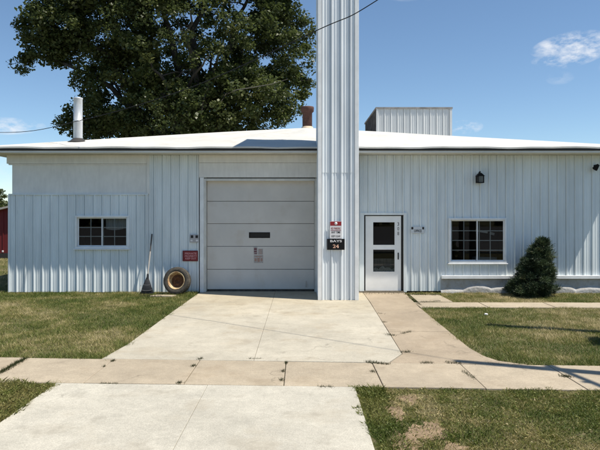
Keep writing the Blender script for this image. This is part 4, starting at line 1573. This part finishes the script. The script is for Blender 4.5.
def blades(x, y, h, w, rng, tint, bend=0.5, two=False):
    n = len(x)
    z = np.full(n, GZ - 0.003)
    yaw = rng.uniform(0, 2 * np.pi, n)
    s = np.stack([np.cos(yaw), np.sin(yaw), np.zeros(n)], 1) * (w * 0.5)[:, None]
    la = rng.uniform(0, 2 * np.pi, n)
    ln = h * rng.uniform(0.1, 1.0, n) * bend
    lean = np.stack([np.cos(la) * ln, np.sin(la) * ln, np.zeros(n)], 1)
    b = np.stack([x, y, z], 1)
    mid = b + lean * 0.35 + np.stack([np.zeros(n), np.zeros(n), h * 0.6], 1)
    tip = b + lean + np.stack([np.zeros(n), np.zeros(n), h], 1)
    if not two:
        return np.stack([b - s, b + s, tip], 1).reshape(-1, 3)
    return np.stack([b - s * 0.8, b + s * 0.8, mid + s, tip, mid - s], 1).reshape(-1, 3)


grng = np.random.default_rng(17)


def scatter(x0, x1, y0, y1, dens):
    n = int((x1 - x0) * (y1 - y0) * dens)
    x, y = grng.uniform(x0, x1, n), grng.uniform(y0, y1, n)
    k = (np.abs(x) < 0.56 * y + 0.4)
    x, y = x[k], y[k]
    jx_ = x + 0.13 * (fbm(x * 5, y * 5, 31) - 0.5) * 2 + grng.normal(0, 0.012, len(x))
    jy_ = y + 0.10 * (fbm(x * 5, y * 5, 47) - 0.5) * 2 + grng.normal(0, 0.012, len(x))
    bad = np.zeros(len(x), bool)
    for p in HARD:
        bad |= inpoly(jx_, jy_, p)
    x, y = x[~bad], y[~bad]
    d = fbm(x * 1.1, y * 1.1, 3)
    for cx, cy, ax, ay in SOILW:
        q = ((x - cx) / ax) ** 2 + ((y - cy) / ay) ** 2
        d = np.where(q < 1.4, d * np.clip(0.24 + 0.6 * np.maximum(q - 0.5, 0), 0, 1), d)
    k = grng.random(len(x)) < np.clip(0.35 + 1.1 * d, 0, 1) * np.where(d < 0.12, 0.3, 1)
    return x[k], y[k]


def gtint(x, y, base=0.0):
    t = 0.37 + 1.4 * (fbm(x * 0.9, y * 0.9, 61, 4) - 0.5) + 0.9 * (fbm(x * 5, y * 5, 71) - 0.5) + grng.normal(0, 0.15, len(x)) + base
    t[grng.random(len(x)) < 0.10] += 0.35
    return np.clip(t, 0, 1)


v3, t3 = [], []
v5, t5 = [], []
# near lawns, bent blades
for (x0, x1, y0, y1, dens) in ((0.55, 4.6, 4.7, 7.1, 9500), (-4.6, -2.9, 5.3, 7.5, 8500)):
    x, y = scatter(x0, x1, y0, y1, dens)
    hn = fbm(x * 2.2, y * 2.2, 5)
    left = x < -2
    h = np.where(left, 0.055, 0.030) * (0.35 + 1.3 * hn) * grng.uniform(0.6, 1.4, len(x))
    edge_ = (x < 1.0) & (~left)
    h = np.where(edge_, h * 1.5, h)
    t = gtint(x, y, 0.20)
    t = np.where(left, t * 0.62, t)
    t = np.where(edge_, t * 0.45, t)
    v5.append(blades(x, y, h, grng.uniform(0.003, 0.0065, len(x)), grng, t, 1.7, True)); t5.append(t)
    # broad weed leaves
    k = grng.random(len(x)) < 0.11
    xx, yy = x[k], y[k]
    c = np.stack([xx, yy, GZ + h[k] * 0.75], 1)
    t = np.clip(t[k] * 0.8 + grng.uniform(-0.1, 0.25, len(xx)), 0, 1)
    lv = leaves(c, np.full(len(xx), 0.020), 0.62, grng, 0.6)
    if 'lv4' not in globals():
        lv4, lt4 = [], []
    lv4.append(lv); lt4.append(t)
# middle lawns
for (x0, x1, y0, y1, dens) in ((-8.6, -2.5, 8.2, 15.4, 3400), (2.4, 8.8, 7.9, 12.95, 3600), (2.7, 8.8, 13.45, 15.25, 4200), (-15.5, -7.6, 15, 30, 500)):
    x, y = scatter(x0, x1, y0, y1, dens)
    hn = fbm(x * 2.2, y * 2.2, 5)
    h = 0.040 * (0.35 + 1.3 * hn) * grng.uniform(0.6, 1.4, len(x))
    base = np.where((y > 13.3) & (x > 2.6), 0.13, 0.0)
    # greener, taller fringe along the edges
    fr3 = ((x > -3.0) & (x < 0)) | ((x > 2) & (x < 3.3) & (y < 12.9)) | ((np.abs(y - far(x)) < 0.35))
    h = np.where(fr3, h * 1.25, h)
    t = gtint(x, y) + base - np.where(fr3, 0.12, 0)
    wall_ = (y > 14.6) & (x < -2.4)
    h = np.where(wall_, h * 1.5, h)
    t = np.clip(t, 0, 1)
    v3.append(blades(x, y, h, grng.uniform(0.006, 0.011, len(x)), grng, t, 1.6)); t3.append(t)
V3, T3 = np.concatenate(v3), np.concatenate(t3)
V5, T5 = np.concatenate(v5), np.concatenate(t5)
tag(np_mesh('lawn_grass', V3, 3, M_BLADE, None, T3), 'short patchy green and straw coloured lawn around the paving', 'grass', kind='stuff')
tag(np_mesh('verge_grass', V5, 5, M_BLADE, None, T5), 'ragged grass verge between sidewalk and street', 'grass', kind='stuff')
tag(np_mesh('verge_weeds', np.concatenate(lv4), 4, M_BLADE, None, np.concatenate(lt4)), 'small broad-leaved weeds in the verge', 'weeds', kind='stuff')

# tufts in the paving joints
tu = []
def joint(p, q, n, spread=0.03, hmax=0.035):
    a, b = G(*p), G(*q)
    t = grng.random(n)
    x = a[0] + (b[0] - a[0]) * t + grng.normal(0, spread, n) * 0.5
    y = a[1] + (b[1] - a[1]) * t + grng.normal(0, spread, n)
    tu.append((x, y, grng.uniform(0.3, 1, n) * hmax))
joint((25, 358.5), (0, 373), 900, 0.05, 0.04)
joint((112, 361.5), (114, 360.5), 110, 0.02)
joint((103, 367), (105, 366), 40, 0.01)
for p in ((199, 359.5), (192, 366.5), (178, 383.5)):
    joint(p, (p[0] + 3, p[1] - 1), 110, 0.02)
for p in ((286, 364), (283, 372), (281.5, 381)):
    joint(p, (p[0] + 0.5, p[1] - 2), 70, 0.015)
joint((248, 358.5), (262, 359), 110, 0.012, 0.025)
joint((366, 362), (389, 364.5), 340, 0.022, 0.04)
joint((371, 371), (375, 372), 60, 0.02)
joint((421, 363), (432, 363), 140, 0.03)
joint((446, 362.5), (462, 363.5), 170, 0.03)
joint((463, 371), (474, 379), 160, 0.03)
joint((561, 376), (571, 377), 220, 0.03, 0.03)
joint((318, 386.5), (334, 387), 90, 0.012, 0.03)
joint((100, 383), (118, 383.5), 110, 0.012, 0.02)
joint((401, 352.5), (411, 351.5), 120, 0.03)
joint((386, 334.5), (395, 335.5), 150, 0.04)
joint((402, 333.5), (411, 331.5), 130, 0.03)
joint((383, 322), (386, 322.5), 70, 0.03)
joint((378, 313.5), (384, 314), 50, 0.03)
joint((408, 297), (421, 305), 330, 0.05)
joint((420, 302.2), (440, 301), 200, 0.04)
joint((359, 294), (402, 293.5), 260, 0.05, 0.05)
joint((404, 294.5), (440, 295), 420, 0.06, 0.06)
joint((320, 300.5), (357, 300.8), 120, 0.02, 0.03)
joint((140, 296), (162, 296), 200, 0.1, 0.09)
x = np.concatenate([a[0] for a in tu]); y = np.concatenate([a[1] for a in tu]); h = np.concatenate([a[2] for a in tu])
t = np.clip(grng.normal(0.18, 0.16, len(x)), 0, 1)
v = blades(x, y, h + 0.028, grng.uniform(0.006, 0.012, len(x)), grng, t, 0.9)
tag(np_mesh('joint_weeds', v, 3, M_WEED, None, t), 'weeds growing in the paving joints and along the wall foot', 'weeds', kind='stuff')
